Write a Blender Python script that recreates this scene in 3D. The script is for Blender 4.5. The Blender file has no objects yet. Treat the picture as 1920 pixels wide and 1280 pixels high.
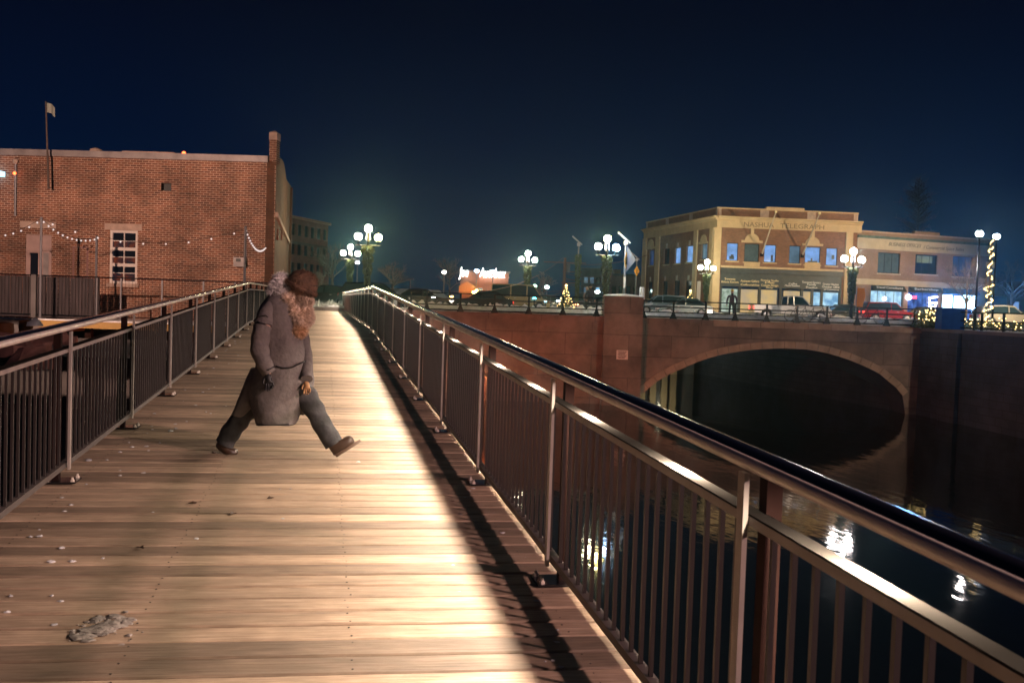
import bpy, bmesh, math, random
import numpy as np
from mathutils import Vector, Matrix, Quaternion, noise
random.seed(7)
S = bpy.context.scene
COL = S.collection
# ------------------------------------------------------------------ camera
F = 1800.0
YAW, PITCH, ROLL, EYE = 0.19628, -0.04084, 0.03336, 1.67316
cy_, sy_ = math.cos(YAW), math.sin(YAW)
FWD = Vector((sy_*math.cos(PITCH), cy_*math.cos(PITCH), math.sin(PITCH)))
_r = Vector((cy_, -sy_, 0)); _u = _r.cross(FWD)
RT = _r*math.cos(ROLL) + _u*math.sin(ROLL)
UP = -_r*math.sin(ROLL) + _u*math.cos(ROLL)
CAM = Vector((0, 0, EYE))
cd = bpy.data.cameras.new('camera'); cam = bpy.data.objects.new('camera', cd); COL.objects.link(cam)
M = Matrix((RT, UP, -FWD)).transposed().to_4x4(); M.translation = CAM
cam.matrix_world = M
cd.sensor_width = 36; cd.lens = 36*F/1920; cd.clip_end = 3000; cd.clip_start = 0.05
cd.dof.use_dof = True; cd.dof.focus_distance = 9.5; cd.dof.aperture_fstop = 6.5
S.camera = cam
# ------------------------------------------------------------------ world
W = bpy.data.worlds.new('World'); S.world = W; W.use_nodes = True
nt = W.node_tree; nt.nodes.clear()
wo = nt.nodes.new('ShaderNodeOutputWorld'); bg = nt.nodes.new('ShaderNodeBackground')
tc = nt.nodes.new('ShaderNodeTexCoord'); sx = nt.nodes.new('ShaderNodeSeparateXYZ'); rp = nt.nodes.new('ShaderNodeValToRGB')
nt.links.new(tc.outputs['Generated'], sx.inputs[0]); nt.links.new(sx.outputs['Z'], rp.inputs[0])
nt.links.new(rp.outputs[0], bg.inputs[0]); nt.links.new(bg.outputs[0], wo.inputs[0])
SKY = [(0.0, (.0019, .0108, .032)), (.06, (.0015, .0092, .032)), (.15, (.0012, .0055, .023)), (.28, (.0012, .0026, .0105)), (1, (.0010, .0017, .007))]
e = rp.color_ramp.elements
e[0].position = SKY[0][0]; e[0].color = SKY[0][1]+(1,); e[1].position = 1; e[1].color = SKY[-1][1]+(1,)
for p_, c_ in SKY[1:-1]:
    q = e.new(p_); q.color = c_+(1,)
bg.inputs[1].default_value = 1.0
S.view_settings.view_transform = 'Standard'; S.view_settings.look = 'None'
S.view_settings.exposure = 0.0; S.view_settings.gamma = 1.0
S.cycles.use_adaptive_sampling = True
S.cycles.sample_clamp_indirect = 3.0
S.cycles.max_bounces = 6; S.cycles.diffuse_bounces = 3; S.cycles.glossy_bounces = 3; S.cycles.transmission_bounces = 3
S.cycles.caustics_reflective = False; S.cycles.caustics_refractive = False

# ------------------------------------------------------------------ helpers
def at(px, py, d):
    return CAM + (FWD + RT*((px-960)/F) + UP*((640-py)/F))*d
def gp(px, d, z):
    lo, hi = -3000.0, 4000.0
    for _ in range(50):
        m = (lo+hi)/2
        if at(px, m, d).z > z: lo = m
        else: hi = m
    return at(px, lo, d)
Rg_ = Vector((cy_, -sy_, 0)); Fg_ = Vector((sy_, cy_, 0))
def link(o, parent=None):
    COL.objects.link(o)
    if parent is not None: o.parent = parent
    return o
def tag(o, label=None, cat=None, group=None, kind=None):
    if label: o['label'] = label
    if cat: o['category'] = cat
    if group: o['group'] = group
    if kind: o['kind'] = kind
    return o
def empty(name, loc=(0, 0, 0), rz=0.0):
    o = bpy.data.objects.new(name, None); o.location = loc; o.rotation_euler = (0, 0, rz)
    o.empty_display_size = .2
    return link(o)
def copy_tree(o, parent=None):
    c = o.copy(); COL.objects.link(c)
    if parent is not None: c.parent = parent
    for ch in list(o.children): copy_tree(ch, c)
    return c
class MB:
    def __init__(s): s.v = []; s.f = []
    def add(s, v, f):
        n = len(s.v); s.v += [tuple(a) for a in v]; s.f += [tuple(i+n for i in q) for q in f]; return s
    def box(s, x0, x1, y0, y1, z0, z1):
        return s.add([(x0,y0,z0),(x1,y0,z0),(x1,y1,z0),(x0,y1,z0),(x0,y0,z1),(x1,y0,z1),(x1,y1,z1),(x0,y1,z1)],
                     [(0,3,2,1),(4,5,6,7),(0,1,5,4),(1,2,6,5),(2,3,7,6),(3,0,4,7)])
    def cbox(s, c, sx_, sy2, sz, rot=None):
        v = []
        for z in (-1, 1):
            for x, y in ((-1,-1),(1,-1),(1,1),(-1,1)):
                p = Vector((x*sx_/2, y*sy2/2, z*sz/2))
                if rot is not None: p = rot @ p
                v.append(p+Vector(c))
        return s.add(v, [(0,3,2,1),(4,5,6,7),(0,1,5,4),(1,2,6,5),(2,3,7,6),(3,0,4,7)])
    def tube(s, pts, r, n=8, cap=True, squash=1.0):
        pts = [Vector(p) for p in pts]; rings = []
        for i, p in enumerate(pts):
            t = (pts[min(i+1, len(pts)-1)]-pts[max(i-1, 0)])
            t = t.normalized() if t.length > 1e-9 else Vector((0,0,1))
            a = Vector((0,0,1)) if abs(t.z) < .95 else Vector((1,0,0))
            u = t.cross(a).normalized(); w = u.cross(t)
            rr = r[i] if isinstance(r, (list, tuple)) else r
            rings.append([p+(u*math.cos(2*math.pi*k/n)+w*math.sin(2*math.pi*k/n)*squash)*rr for k in range(n)])
        v = [q for g in rings for q in g]; f = []
        for i in range(len(rings)-1):
            for k in range(n):
                a, b = i*n+k, i*n+(k+1) % n
                f.append((a, b, b+n, a+n))
        if cap: f.append(tuple(range(n-1, -1, -1))); f.append(tuple(range((len(rings)-1)*n, len(rings)*n)))
        return s.add(v, f)
    def lathe(s, prof, n=16, c=(0,0,0), sx_=1, sy2=1):
        v = []; f = []
        for r, z in prof:
            for k in range(n):
                a = 2*math.pi*k/n; v.append((c[0]+r*math.cos(a)*sx_, c[1]+r*math.sin(a)*sy2, c[2]+z))
        for i in range(len(prof)-1):
            for k in range(n):
                a, b = i*n+k, i*n+(k+1) % n; f.append((a, b, b+n, a+n))
        f.append(tuple(range(n-1, -1, -1))); f.append(tuple(range((len(prof)-1)*n, len(prof)*n)))
        return s.add(v, f)
    def sphere(s, c, r, n=14, m=9, sc=(1,1,1)):
        pr = [(max(r*math.sin(math.pi*i/m), 1e-4), -r*math.cos(math.pi*i/m)*sc[2]) for i in range(m+1)]
        return s.lathe(pr, n, c, sc[0], sc[1])
    def prism(s, poly, y0, y1):          # polygon in xz extruded along y
        n = len(poly); v = [(x, y0, z) for x, z in poly]+[(x, y1, z) for x, z in poly]
        f = [tuple(range(n)), tuple(range(2*n-1, n-1, -1))]
        for k in range(n): j = (k+1) % n; f.append((k, k+n, j+n, j))
        return s.add(v, f)
    def quad(s, a, b, c, d): return s.add([a, b, c, d], [(0,1,2,3)])
    def build(s, name, mat, parent=None, smooth=False, kind=None):
        me = bpy.data.meshes.new(name); me.from_pydata(s.v, [], s.f)
        bm = bmesh.new(); bm.from_mesh(me); bmesh.ops.recalc_face_normals(bm, faces=bm.faces); bm.to_mesh(me); bm.free()
        me.materials.append(mat)
        if smooth:
            me.polygons.foreach_set('use_smooth', [True]*len(me.polygons))
            try: me.set_sharp_from_angle(angle=math.radians(40))
            except Exception: pass
        me.update()
        o = bpy.data.objects.new(name, me); link(o, parent)
        if kind: o['kind'] = kind
        return o
# ------------------------------------------------------------------ materials
def mat(name, col, rough=.6, metal=0.0, noise_=None, bump=None, emit=None, spec=None, coat=None):
    """noise_=(scale, amount, (sx,sy,sz)) colour variation; bump=(scale,strength)"""
    m = bpy.data.materials.new(name); m.use_nodes = True; n = m.node_tree; b = n.nodes['Principled BSDF']
    b.inputs['Base Color'].default_value = tuple(col)+(1,); b.inputs['Roughness'].default_value = rough
    b.inputs['Metallic'].default_value = metal
    if spec is not None: b.inputs['Specular IOR Level'].default_value = spec
    if coat: b.inputs['Coat Weight'].default_value = coat
    if emit:
        b.inputs['Emission Color'].default_value = tuple(emit[0])+(1,); b.inputs['Emission Strength'].default_value = emit[1]
    if noise_ or bump:
        t = n.nodes.new('ShaderNodeTexCoord'); mp = n.nodes.new('ShaderNodeMapping')
        n.links.new(t.outputs['Object'], mp.inputs[0])
        if noise_ and len(noise_) > 2: mp.inputs['Scale'].default_value = noise_[2]
        if noise_:
            z = n.nodes.new('ShaderNodeTexNoise'); z.inputs['Scale'].default_value = noise_[0]; z.inputs['Detail'].default_value = 5
            n.links.new(mp.outputs[0], z.inputs['Vector'])
            mr = n.nodes.new('ShaderNodeMapRange'); mr.inputs[1].default_value = .3; mr.inputs[2].default_value = .7
            mr.inputs[3].default_value = 1-noise_[1]; mr.inputs[4].default_value = 1+noise_[1]
            n.links.new(z.outputs['Fac'], mr.inputs[0])
            mx = n.nodes.new('ShaderNodeMix'); mx.data_type = 'RGBA'; mx.blend_type = 'MULTIPLY'; mx.inputs[0].default_value = 1
            mx.inputs[6].default_value = tuple(col)+(1,); n.links.new(mr.outputs[0], mx.inputs[7])
            n.links.new(mx.outputs[2], b.inputs['Base Color'])
        if bump:
            z2 = n.nodes.new('ShaderNodeTexNoise'); z2.inputs['Scale'].default_value = bump[0]; z2.inputs['Detail'].default_value = 6
            n.links.new(mp.outputs[0], z2.inputs['Vector'])
            bp = n.nodes.new('ShaderNodeBump'); bp.inputs['Strength'].default_value = bump[1]; bp.inputs['Distance'].default_value = bump[2] if len(bump) > 2 else .02
            n.links.new(z2.outputs['Fac'], bp.inputs['Height']); n.links.new(bp.outputs[0], b.inputs['Normal'])
    return m
def emat(name, col, s): return mat(name, (.02,.02,.02), .5, emit=(col, s))
def brick_mat(name, c1, c2, mortar, bw=.28, bh=.098, ms=.012, stain=.5):
    m = bpy.data.materials.new(name); m.use_nodes = True; n = m.node_tree; b = n.nodes['Principled BSDF']; b.inputs['Roughness'].default_value = .85
    t = n.nodes.new('ShaderNodeTexCoord'); s = n.nodes.new('ShaderNodeSeparateXYZ'); cb = n.nodes.new('ShaderNodeCombineXYZ')
    n.links.new(t.outputs['Object'], s.inputs[0]); n.links.new(s.outputs[0], cb.inputs[0]); n.links.new(s.outputs[2], cb.inputs[1])
    ad = n.nodes.new('ShaderNodeMath'); ad.operation = 'ADD'; n.links.new(s.outputs[0], ad.inputs[0]); n.links.new(s.outputs[1], ad.inputs[1])
    n.links.new(ad.outputs[0], cb.inputs[0])
    br = n.nodes.new('ShaderNodeTexBrick'); n.links.new(cb.outputs[0], br.inputs['Vector'])
    br.inputs['Scale'].default_value = 1; br.inputs['Brick Width'].default_value = bw; br.inputs['Row Height'].default_value = bh
    br.inputs['Mortar Size'].default_value = ms; br.inputs['Mortar Smooth'].default_value = .3
    br.inputs['Color1'].default_value = tuple(c1)+(1,); br.inputs['Color2'].default_value = tuple(c2)+(1,); br.inputs['Mortar'].default_value = tuple(mortar)+(1,)
    z = n.nodes.new('ShaderNodeTexNoise'); z.inputs['Scale'].default_value = .5; z.inputs['Detail'].default_value = 8; z.inputs['Roughness'].default_value = .65
    n.links.new(t.outputs['Object'], z.inputs['Vector'])
    mr = n.nodes.new('ShaderNodeMapRange'); mr.inputs[1].default_value = .35; mr.inputs[2].default_value = .65; mr.inputs[3].default_value = 1-stain; mr.inputs[4].default_value = 1.15
    n.links.new(z.outputs['Fac'], mr.inputs[0])
    mx = n.nodes.new('ShaderNodeMix'); mx.data_type = 'RGBA'; mx.blend_type = 'MULTIPLY'; mx.inputs[0].default_value = 1
    n.links.new(br.outputs['Color'], mx.inputs[6]); n.links.new(mr.outputs[0], mx.inputs[7]); n.links.new(mx.outputs[2], b.inputs['Base Color'])
    bp = n.nodes.new('ShaderNodeBump'); bp.inputs['Strength'].default_value = .6; bp.inputs['Distance'].default_value = .02; bp.invert = True
    n.links.new(br.outputs['Fac'], bp.inputs['Height']); n.links.new(bp.outputs[0], b.inputs['Normal'])
    return m
def wood_mat():
    m = bpy.data.materials.new('deck_wood'); m.use_nodes = True; n = m.node_tree; b = n.nodes['Principled BSDF']
    t = n.nodes.new('ShaderNodeTexCoord'); oi = n.nodes.new('ShaderNodeObjectInfo')
    of = n.nodes.new('ShaderNodeVectorMath'); of.operation = 'ADD'
    sc = n.nodes.new('ShaderNodeVectorMath'); sc.operation = 'SCALE'; sc.inputs[3].default_value = 1.0
    cb = n.nodes.new('ShaderNodeCombineXYZ'); mu = n.nodes.new('ShaderNodeMath'); mu.operation = 'MULTIPLY'; mu.inputs[1].default_value = 57.0
    n.links.new(oi.outputs['Random'], mu.inputs[0]); n.links.new(mu.outputs[0], cb.inputs[0]); n.links.new(mu.outputs[0], cb.inputs[1])
    n.links.new(t.outputs['Object'], of.inputs[0]); n.links.new(cb.outputs[0], of.inputs[1])
    def ns(scale, vec, det=6, ro=.6):
        mp = n.nodes.new('ShaderNodeMapping'); mp.inputs['Scale'].default_value = vec; n.links.new(of.outputs[0], mp.inputs[0])
        z = n.nodes.new('ShaderNodeTexNoise'); z.inputs['Scale'].default_value = scale; z.inputs['Detail'].default_value = det; z.inputs['Roughness'].default_value = ro
        z.inputs['Distortion'].default_value = .3
        n.links.new(mp.outputs[0], z.inputs['Vector']); return z
    g = ns(1, (3.0, 62, 30), 8, .68); g2 = ns(1, (1.6, 5, 2), 4); g3 = ns(1, (6, 14, 6), 3)
    cr = n.nodes.new('ShaderNodeValToRGB'); el = cr.color_ramp.elements
    el[0].position = .3; el[0].color = (.22, .15, .10, 1); el[1].position = .72; el[1].color = (.47, .36, .26, 1)
    q = el.new(.5); q.color = (.36, .26, .175, 1)
    n.links.new(g.outputs['Fac'], cr.inputs[0])
    def mulby(col, fac, lo, hi, a=.3, b_=.7):
        mr = n.nodes.new('ShaderNodeMapRange'); mr.inputs[1].default_value = a; mr.inputs[2].default_value = b_; mr.inputs[3].default_value = lo; mr.inputs[4].default_value = hi
        n.links.new(fac, mr.inputs[0]); mx = n.nodes.new('ShaderNodeMix'); mx.data_type = 'RGBA'; mx.blend_type = 'MULTIPLY'; mx.inputs[0].default_value = 1
        n.links.new(col, mx.inputs[6]); n.links.new(mr.outputs[0], mx.inputs[7]); return mx.outputs[2]
    c = mulby(cr.outputs[0], g2.outputs['Fac'], .72, 1.25)
    c = mulby(c, oi.outputs['Random'], .55, 1.25, 0, 1)
    c = mulby(c, g3.outputs['Fac'], .85, 1.1)
    n.links.new(c, b.inputs['Base Color']); b.inputs['Roughness'].default_value = .62
    bp = n.nodes.new('ShaderNodeBump'); bp.inputs['Strength'].default_value = .55; bp.inputs['Distance'].default_value = .006
    n.links.new(g.outputs['Fac'], bp.inputs['Height']); n.links.new(bp.outputs[0], b.inputs['Normal'])
    return m
m_wood = wood_mat()
m_black = mat('black_paint', (.010,.010,.012), .15, .0, spec=.6)
m_dark = mat('dark_paint_orange_lit', (.022,.010,.008), .8, .0, noise_=(6,.3), spec=.06)  # redness stands for orange lamp glow on the posts
m_bal = mat('baluster_paint', (.035,.028,.026), .5, .0, spec=.3)
m_steel_lit = mat('steel_and_lit_strip', (.78,.70,.60), .34, .15, noise_=(8,.15,(1,1,1)))  # bolt steel; paleness also stands for light on the handrail underside
m_mid = mat('pale_steel_bar', (.34,.30,.26), .5, .0, noise_=(6,.2))
m_botr = mat('bottom_rail_paint', (.10,.085,.075), .5)
m_midr = mat('glare_dark_rail_top', (.026,.024,.021), 1.0, .0, noise_=(6,.2), spec=.0)  # dark tone keeps the LED light on the rail top in spots
m_snow = mat('snow', (.72,.72,.74), .7, noise_=(3,.18), bump=(7,.9))
m_dirty = mat('trodden_snow', (.5,.5,.5), .7, noise_=(2,.4), bump=(5,.9))
m_conc = brick_mat('bridge_concrete', (.25,.205,.175), (.20,.165,.145), (.10,.08,.07), 3.1, 1.25, .018, stain=.55)
m_ring = mat('arch_ring_stone', (.36,.29,.23), .8, noise_=(1.5,.25), bump=(10,.3))
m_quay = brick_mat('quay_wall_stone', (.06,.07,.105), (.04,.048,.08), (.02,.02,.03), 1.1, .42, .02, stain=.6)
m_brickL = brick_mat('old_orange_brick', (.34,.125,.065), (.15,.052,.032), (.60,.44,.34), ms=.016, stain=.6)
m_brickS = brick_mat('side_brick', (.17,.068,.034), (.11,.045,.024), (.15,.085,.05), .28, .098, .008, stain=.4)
m_brickR = brick_mat('dark_red_brick', (.31,.145,.08), (.21,.095,.055), (.28,.18,.12), .22, .075, .01, stain=.25)
m_brickP = brick_mat('pale_pink_brick', (.34,.22,.16), (.28,.17,.12), (.34,.25,.2), .22, .075, .01, stain=.2)
m_brickD = brick_mat('lamplit_brick', (.33,.17,.16), (.23,.12,.115), (.32,.22,.20), .22, .075, .01, stain=.3)  # brick made lighter in place of lamp light on the far block
m_cream = mat('cream_limestone', (.60,.45,.27), .8, noise_=(1.2,.12), bump=(14,.2))
m_cream2 = mat('pale_stucco', (.55,.48,.38), .8, noise_=(1.0,.12))
m_stone = mat('lintel_stone', (.48,.36,.30), .8, noise_=(3,.2))
m_coping = mat('metal_coping', (.32,.29,.29), .5, .2, noise_=(2,.25))
m_white = mat('white_frame_paint', (.72,.66,.62), .5)
m_pink = mat('pink_door_paint', (.42,.30,.28), .6, noise_=(3,.12))
m_glassd = mat('dark_window_glass', (.012,.014,.02), .06, spec=.8)
m_green = mat('verdigris_trim', (.10,.15,.13), .6, noise_=(3,.3))
m_shop = mat('dark_shopfront_paint', (.035,.04,.042), .5, noise_=(2,.3))
m_asph = mat('asphalt', (.05,.05,.052), .75, noise_=(1.2,.3), bump=(30,.4))
m_wall = mat('grey_render', (.16,.15,.15), .85, noise_=(.8,.25))
m_leaf = mat('evergreen_needles', (.085,.11,.03), .7, noise_=(5,.5))
m_bark = mat('bare_bark', (.11,.085,.075), .9, noise_=(8,.3))
m_galv = mat('galvanised_steel', (.19,.19,.21), .5, .3)
m_yel = mat('yellow_sign_sheet', (.75,.36,.02), .5)
m_solar = mat('solar_panel_back', (.45,.45,.46), .5)
m_tyre = mat('tyre_rubber', (.02,.02,.02), .8)
m_rim = mat('wheel_rim', (.45,.45,.47), .35, .8)
m_cglass = mat('car_glass', (.015,.03,.035), .05, spec=.8)
m_lamp = emat('globe_glow_warm', (1,.95,.78), 300)
m_lampW = emat('globe_glow_white', (.95,.95,1), 300)
m_fairy = emat('fairy_light_glow', (1,.68,.26), 5)
m_bulb = emat('festoon_bulb_glass', (1,.84,.8), .9)
m_tail = emat('tail_light_glow', (1,.05,.04), 6)
m_head = emat('head_light_glow', (1,.95,.85), 9)
# ------------------------------------------------------------------ lamps out of sight, each with pole and hood; some added only to brighten walls
def unseen_lantern(loc, col, power, label, size=.25, h=None, aim=None, cone=100):
    h = h or 7.5
    r = empty('unseen_lamp', (loc[0], loc[1], loc[2]-h)); tag(r, label, 'street lamp')
    MB().tube([(0,0,0),(0,0,h-.3)], [.09,.05]).build('pole', m_dark, r, True)
    MB().lathe([(.26,.12),(.2,.25),(.05,.32)], 12, (0,0,h)).build('lantern_hood', m_dark, r)
    l = bpy.data.lights.new('lamp_light', 'SPOT' if aim else 'POINT'); l.energy = power; l.color = col; l.shadow_soft_size = size
    o = bpy.data.objects.new('lamp_light', l); o.location = (0,0,h-.12 if aim else h+.05); link(o, r)
    if aim:
        l.spot_size = math.radians(cone); l.spot_blend = .7
        o.rotation_euler = (Vector(aim)-Vector(loc)).to_track_quat('-Z', 'Y').to_euler()
    return r
LAMPS = [((13,-4,6.95),(1,.61,.58),12000,'pink sodium street lamp behind the photographer over the river',.34,10.7,(-1.5,8,0),62),
 (tuple(Rg_*-17+Fg_*24+Vector((0,0,6.2))),(1,.60,.44),12000,'unseen pink lamp beyond the left edge, added to light the old brick building',.2,8,tuple(Rg_*-21+Fg_*43+Vector((0,0,6.3))),88),  # added to brighten the brick facade
 (tuple(Rg_*-1.2+Fg_*43+Vector((0,0,-1.8))),(1,.14,.035),4200,'low red orange landing lamp under the footbridge by the river wall',.2,2.5,None,0),
 (tuple(Rg_*30+Fg_*12+Vector((0,0,8))),(1,.72,.52),19000,'unseen warm lamp beyond the right edge, added to light the arch bridge',.2,11,tuple(Rg_*18+Fg_*56+Vector((0,0,-1))),42),  # added to brighten the arch face
 (tuple(Rg_*42+Fg_*70+Vector((0,0,9))),(1,.74,.42),20000,'unseen warm lamp beyond the right edge, added to light the corner building',.2,8,tuple(Rg_*25+Fg_*88+Vector((0,0,4))),110)]  # added to brighten the corner building front
for a_ in LAMPS:
    if a_[2]: unseen_lantern(*a_)
# ------------------------------------------------------------------ footbridge
XL, XR, SL, SP, YL, YR, HM, HB, YC, HT = -1.85077, 1.27754, .03158, 2.4, 7.55573, 2.62644, .97411, .12232, 25.52486, 1.143
YE = 62.0
def dz(y): return SL*min(y, YC)
fb = empty('footbridge', (0, 0, 0)); tag(fb, 'timber planked footbridge deck sloping up to a level far half', 'footbridge')
PW, SK = .185, math.radians(3.0)
def plank_mesh(k):
    rng = random.Random(k); b = MB(); hw = PW/2-.0060-rng.random()*.0035; x0, x1 = XL-.16, XR+.13
    e_ = .007
    n = 6; top = []
    v = []
    prof = [(-hw, -.038), (-hw, -e_), (-hw+e_, 0), (hw-e_, 0), (hw, -e_), (hw, -.038)]
    for i in range(n+1):
        x = x0+(x1-x0)*i/n; j = (rng.random()-.5)*.0025; cup = (rng.random()-.5)*.002
        for a, z in prof: v.append((x, a+j, z+(cup if z > -.02 else 0)))
    f = []
    m_ = len(prof)
    for i in range(n):
        for q in range(m_):
            a, c = i*m_+q, i*m_+(q+1) % m_
            f.append((a, c, c+m_, a+m_))
    f.append(tuple(range(m_))); f.append(tuple(range(n*m_, n*m_+m_)))
    b.add(v, f); return b
pm = []
for k in range(6):
    o = plank_mesh(k).build('plank', m_wood); pm.append(o.data); bpy.data.objects.remove(o)
cnt = 0; y = -1.5; rest = MB(); rng = random.Random(3)
sc_ = 1/math.cos(SK)
while y < YE:
    z = dz(y)+(rng.random()-.5)*.004
    if cnt < 298:
        if y > 1.2 or cnt >= 0:
            o = bpy.data.objects.new('plank', pm[rng.randrange(6)]); link(o, fb)
            o.location = (0, y, z); o.rotation_euler = (math.atan(SL) if y < YC else 0, 0, -SK+(rng.random()-.5)*.0012)
            cnt += 1
    else:
        t = math.tan(SK); x0, x1 = XL-.16, XR+.13; h = PW/2-.004
        rest.add([(x0,y-h-x0*t,z-.03),(x1,y-h-x1*t,z-.03),(x1,y+h-x1*t,z-.03),(x0,y+h-x0*t,z-.03),(x0,y-h-x0*t,z),(x1,y-h-x1*t,z),(x1,y+h-x1*t,z),(x0,y+h-x0*t,z)],
                 [(0,3,2,1),(4,5,6,7),(0,1,5,4),(1,2,6,5),(2,3,7,6),(3,0,4,7)])
    y += PW*math.cos(SK)
rest.build('far_planks', m_wood, fb, kind='stuff')
b = MB(); y = -1.5; rs_ = random.Random(8); i_ = 0
while y < 16:
    for x in (XL+.1, (XL+XR)/2-.5, (XL+XR)/2+.45, XR-.1):
        for s_ in (-.05, .05):
            if rs_.random() < .93:
                xx = x+rs_.gauss(0,.008); yy = y+s_+rs_.gauss(0,.004)-xx*math.tan(SK); b.lathe([(.0055,0),(.0045,.0022)], 6, (xx, yy, dz(yy)+.0005))
    y += PW*math.cos(SK)
b.build('screw_heads', mat('rusty_screw', (.02,.013,.01), .6), fb, kind='stuff')
b = MB()
for x in (XL+.1, (XL+XR)/2, XR-.1):
    b.add([(x-.1,-2,-.55-.06),(x+.1,-2,-.55-.06),(x+.1,YC,dz(YC)-.55),(x-.1,YC,dz(YC)-.55),(x-.1,-2,-.04-.06),(x+.1,-2,-.04-.06),(x+.1,YC,dz(YC)-.045),(x-.1,YC,dz(YC)-.045)],
          [(0,3,2,1),(4,5,6,7),(0,1,5,4),(1,2,6,5),(2,3,7,6),(3,0,4,7)])
    b.box(x-.1, x+.1, YC, YE, dz(YC)-.55, dz(YC)-.045)
b.build('girder', m_dark, fb)
# LED under the right handrail
led_e = emat('led_lens_glow', (1,.82,.6), 60)
LEDC = (1, .80, .63)
def railing(X, side, y0, name_label):
    """side=+1: outboard is +x"""
    r = empty('bridge_railing', (X, 0, 0)); tag(r, name_label, 'railing', 'railings along both sides of the footbridge')
    o_ = side
    def line(xo, z, ya=-1.6, yb=YE): return [(xo, ya, dz(ya)+z), (xo, YC, dz(YC)+z), (xo, yb, dz(yb)+z)]
    # cap: rounded black profile
    def sweep(prof, name, m, sm=True, ya=-1.6):
        v = []; f = []; n = len(prof)
        for (x, y, z) in line(0, 0, ya):
            for a, c in prof: v.append((a, y, z+c))
        for i in range(2):
            for k in range(n):
                p, q = i*n+k, i*n+(k+1) % n; f.append((p, q, q+n, p+n))
        f.append(tuple(range(n))); f.append(tuple(range(2*n, 3*n)))
        return MB().add(v, f).build(name, m, r, sm)
    cap = [(o_*(.02)+.039*math.cos(t_), HT+.007+.022*math.sin(t_)) for t_ in [2*math.pi*k/16 for k in range(16)]]
    sweep(cap, 'handrail', m_black)
    tube = [(-o_*.026+.017*math.cos(t_), HT-.006+.021*math.sin(t_)) for t_ in [2*math.pi*k/12 for k in range(12)]]
    sweep(tube, 'lit_rail_strip', m_steel_lit)  # pale strip added as the lit underside of the handrail
    mr_ = sweep([(-o_*.031,HM-.016),(o_*.027,HM-.016),(o_*.027,HM+.012),(-o_*.031,HM+.012)], 'mid_rail', m_mid, False)
    mi_ = sweep([(-o_*.031,HM+.0125),(o_*.027,HM+.0125),(o_*.025,HM+.018),(-o_*.029,HM+.018)], 'added_dark_strip', m_midr, False); mi_.parent = mr_  # dark strip added to tame LED glare on the rail top
    sweep([(-.022,HB-.02),(.022,HB-.02),(.022,HB+.02),(-.022,HB+.02)], 'bottom_rail', m_botr, False)
    # a post with parts
    pb = MB().box(min(o_*.02,o_*.07), max(o_*.02,o_*.07), -.025, .025, .012, HT-.02)
    bar = MB().box(-.052*1 if o_ > 0 else .036, -.036 if o_ > 0 else .052, -.022, .022, HB-.03, HT-.03)
    pl = MB().box(-.11, .11, -.10, .10, 0.002, .014)
    bolt = MB()
    bolt.lathe([(.016,0),(.016,.014),(.009,.014),(.009,.03)], 6, (0,0,.014))
    po = pb.build('post', m_dark); bo = bar.build('mounting_bar', m_mid); plo = pl.build('base_plate', m_black); blo = bolt.build('bolt', m_steel_lit)
    ys = []
    y = y0
    while y-SP > -1.6: y -= SP
    while y < YE: ys.append(y); y += SP
    for y in ys:
        a = po.copy(); link(a, r); a.location = (0, y, dz(y))
        c = bo.copy(); link(c, a); c.location = (0, 0, 0)
        c = plo.copy(); link(c, a)
        if y < 30:
            for (bx, by) in ((-.085,-.075),(-.085,.075),(.09,-.075)):
                d_ = blo.copy(); link(d_, a); d_.location = (bx*o_, by, 0)
    for q in (po, bo, plo, blo): bpy.data.objects.remove(q)
    # balusters
    bm_ = MB().box(-.008, .008, -.008, .008, 0, HM-HB-.038).build('baluster', m_bal)
    bs = []
    for i, y in enumerate(ys):
        for k in range(1, 20): bs.append(y+k*SP/20)
    pre = [ys[0]-k*SP/20 for k in range(1, 20) if ys[0]-k*SP/20 > -1.6]
    bs = sorted(pre+bs)
    rest = MB(); c_ = 0
    start = 0.8 if side > 0 else 4.0
    for y in bs:
        if y > YE: continue
        if y > start and c_ < 295:
            a = bm_.copy(); link(a, r); a.location = (0, y, dz(y)+HB+.02); c_ += 1
        else:
            rest.box(-.008, .008, y-.008, y+.008, dz(y)+HB+.02, dz(y)+HM-.018)
    bpy.data.objects.remove(bm_)
    rest.build('far_balusters', m_bal, r, kind='stuff')
    return r, ys
rr, ysr = railing(XR, 1, YR, 'right hand railing above the river with small lights under its black handrail')
rl, ysl = railing(XL, -1, YL, 'left hand railing on the side of the brick building, no lights under its handrail')
lm = MB().lathe([(.022,0),(.022,.006)], 12).build('led_light', led_e)
ys_led = []
y = ysr[0]+SP*.25
while y < YE: ys_led.append(y); y += SP/2
for y in ys_led:
    a = lm.copy(); link(a, rr); a.location = (.022, y, dz(y)+HT-.0195)
    l = bpy.data.lights.new('led_light_source', 'AREA'); l.shape = 'DISK'; l.size = .02; l.energy = 54; l.color = LEDC; l.spread = math.radians(178)
    o = bpy.data.objects.new('led_light_source', l); link(o, rr); o.location = (.022, y, dz(y)+HT-.0235)
bpy.data.objects.remove(lm)
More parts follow.
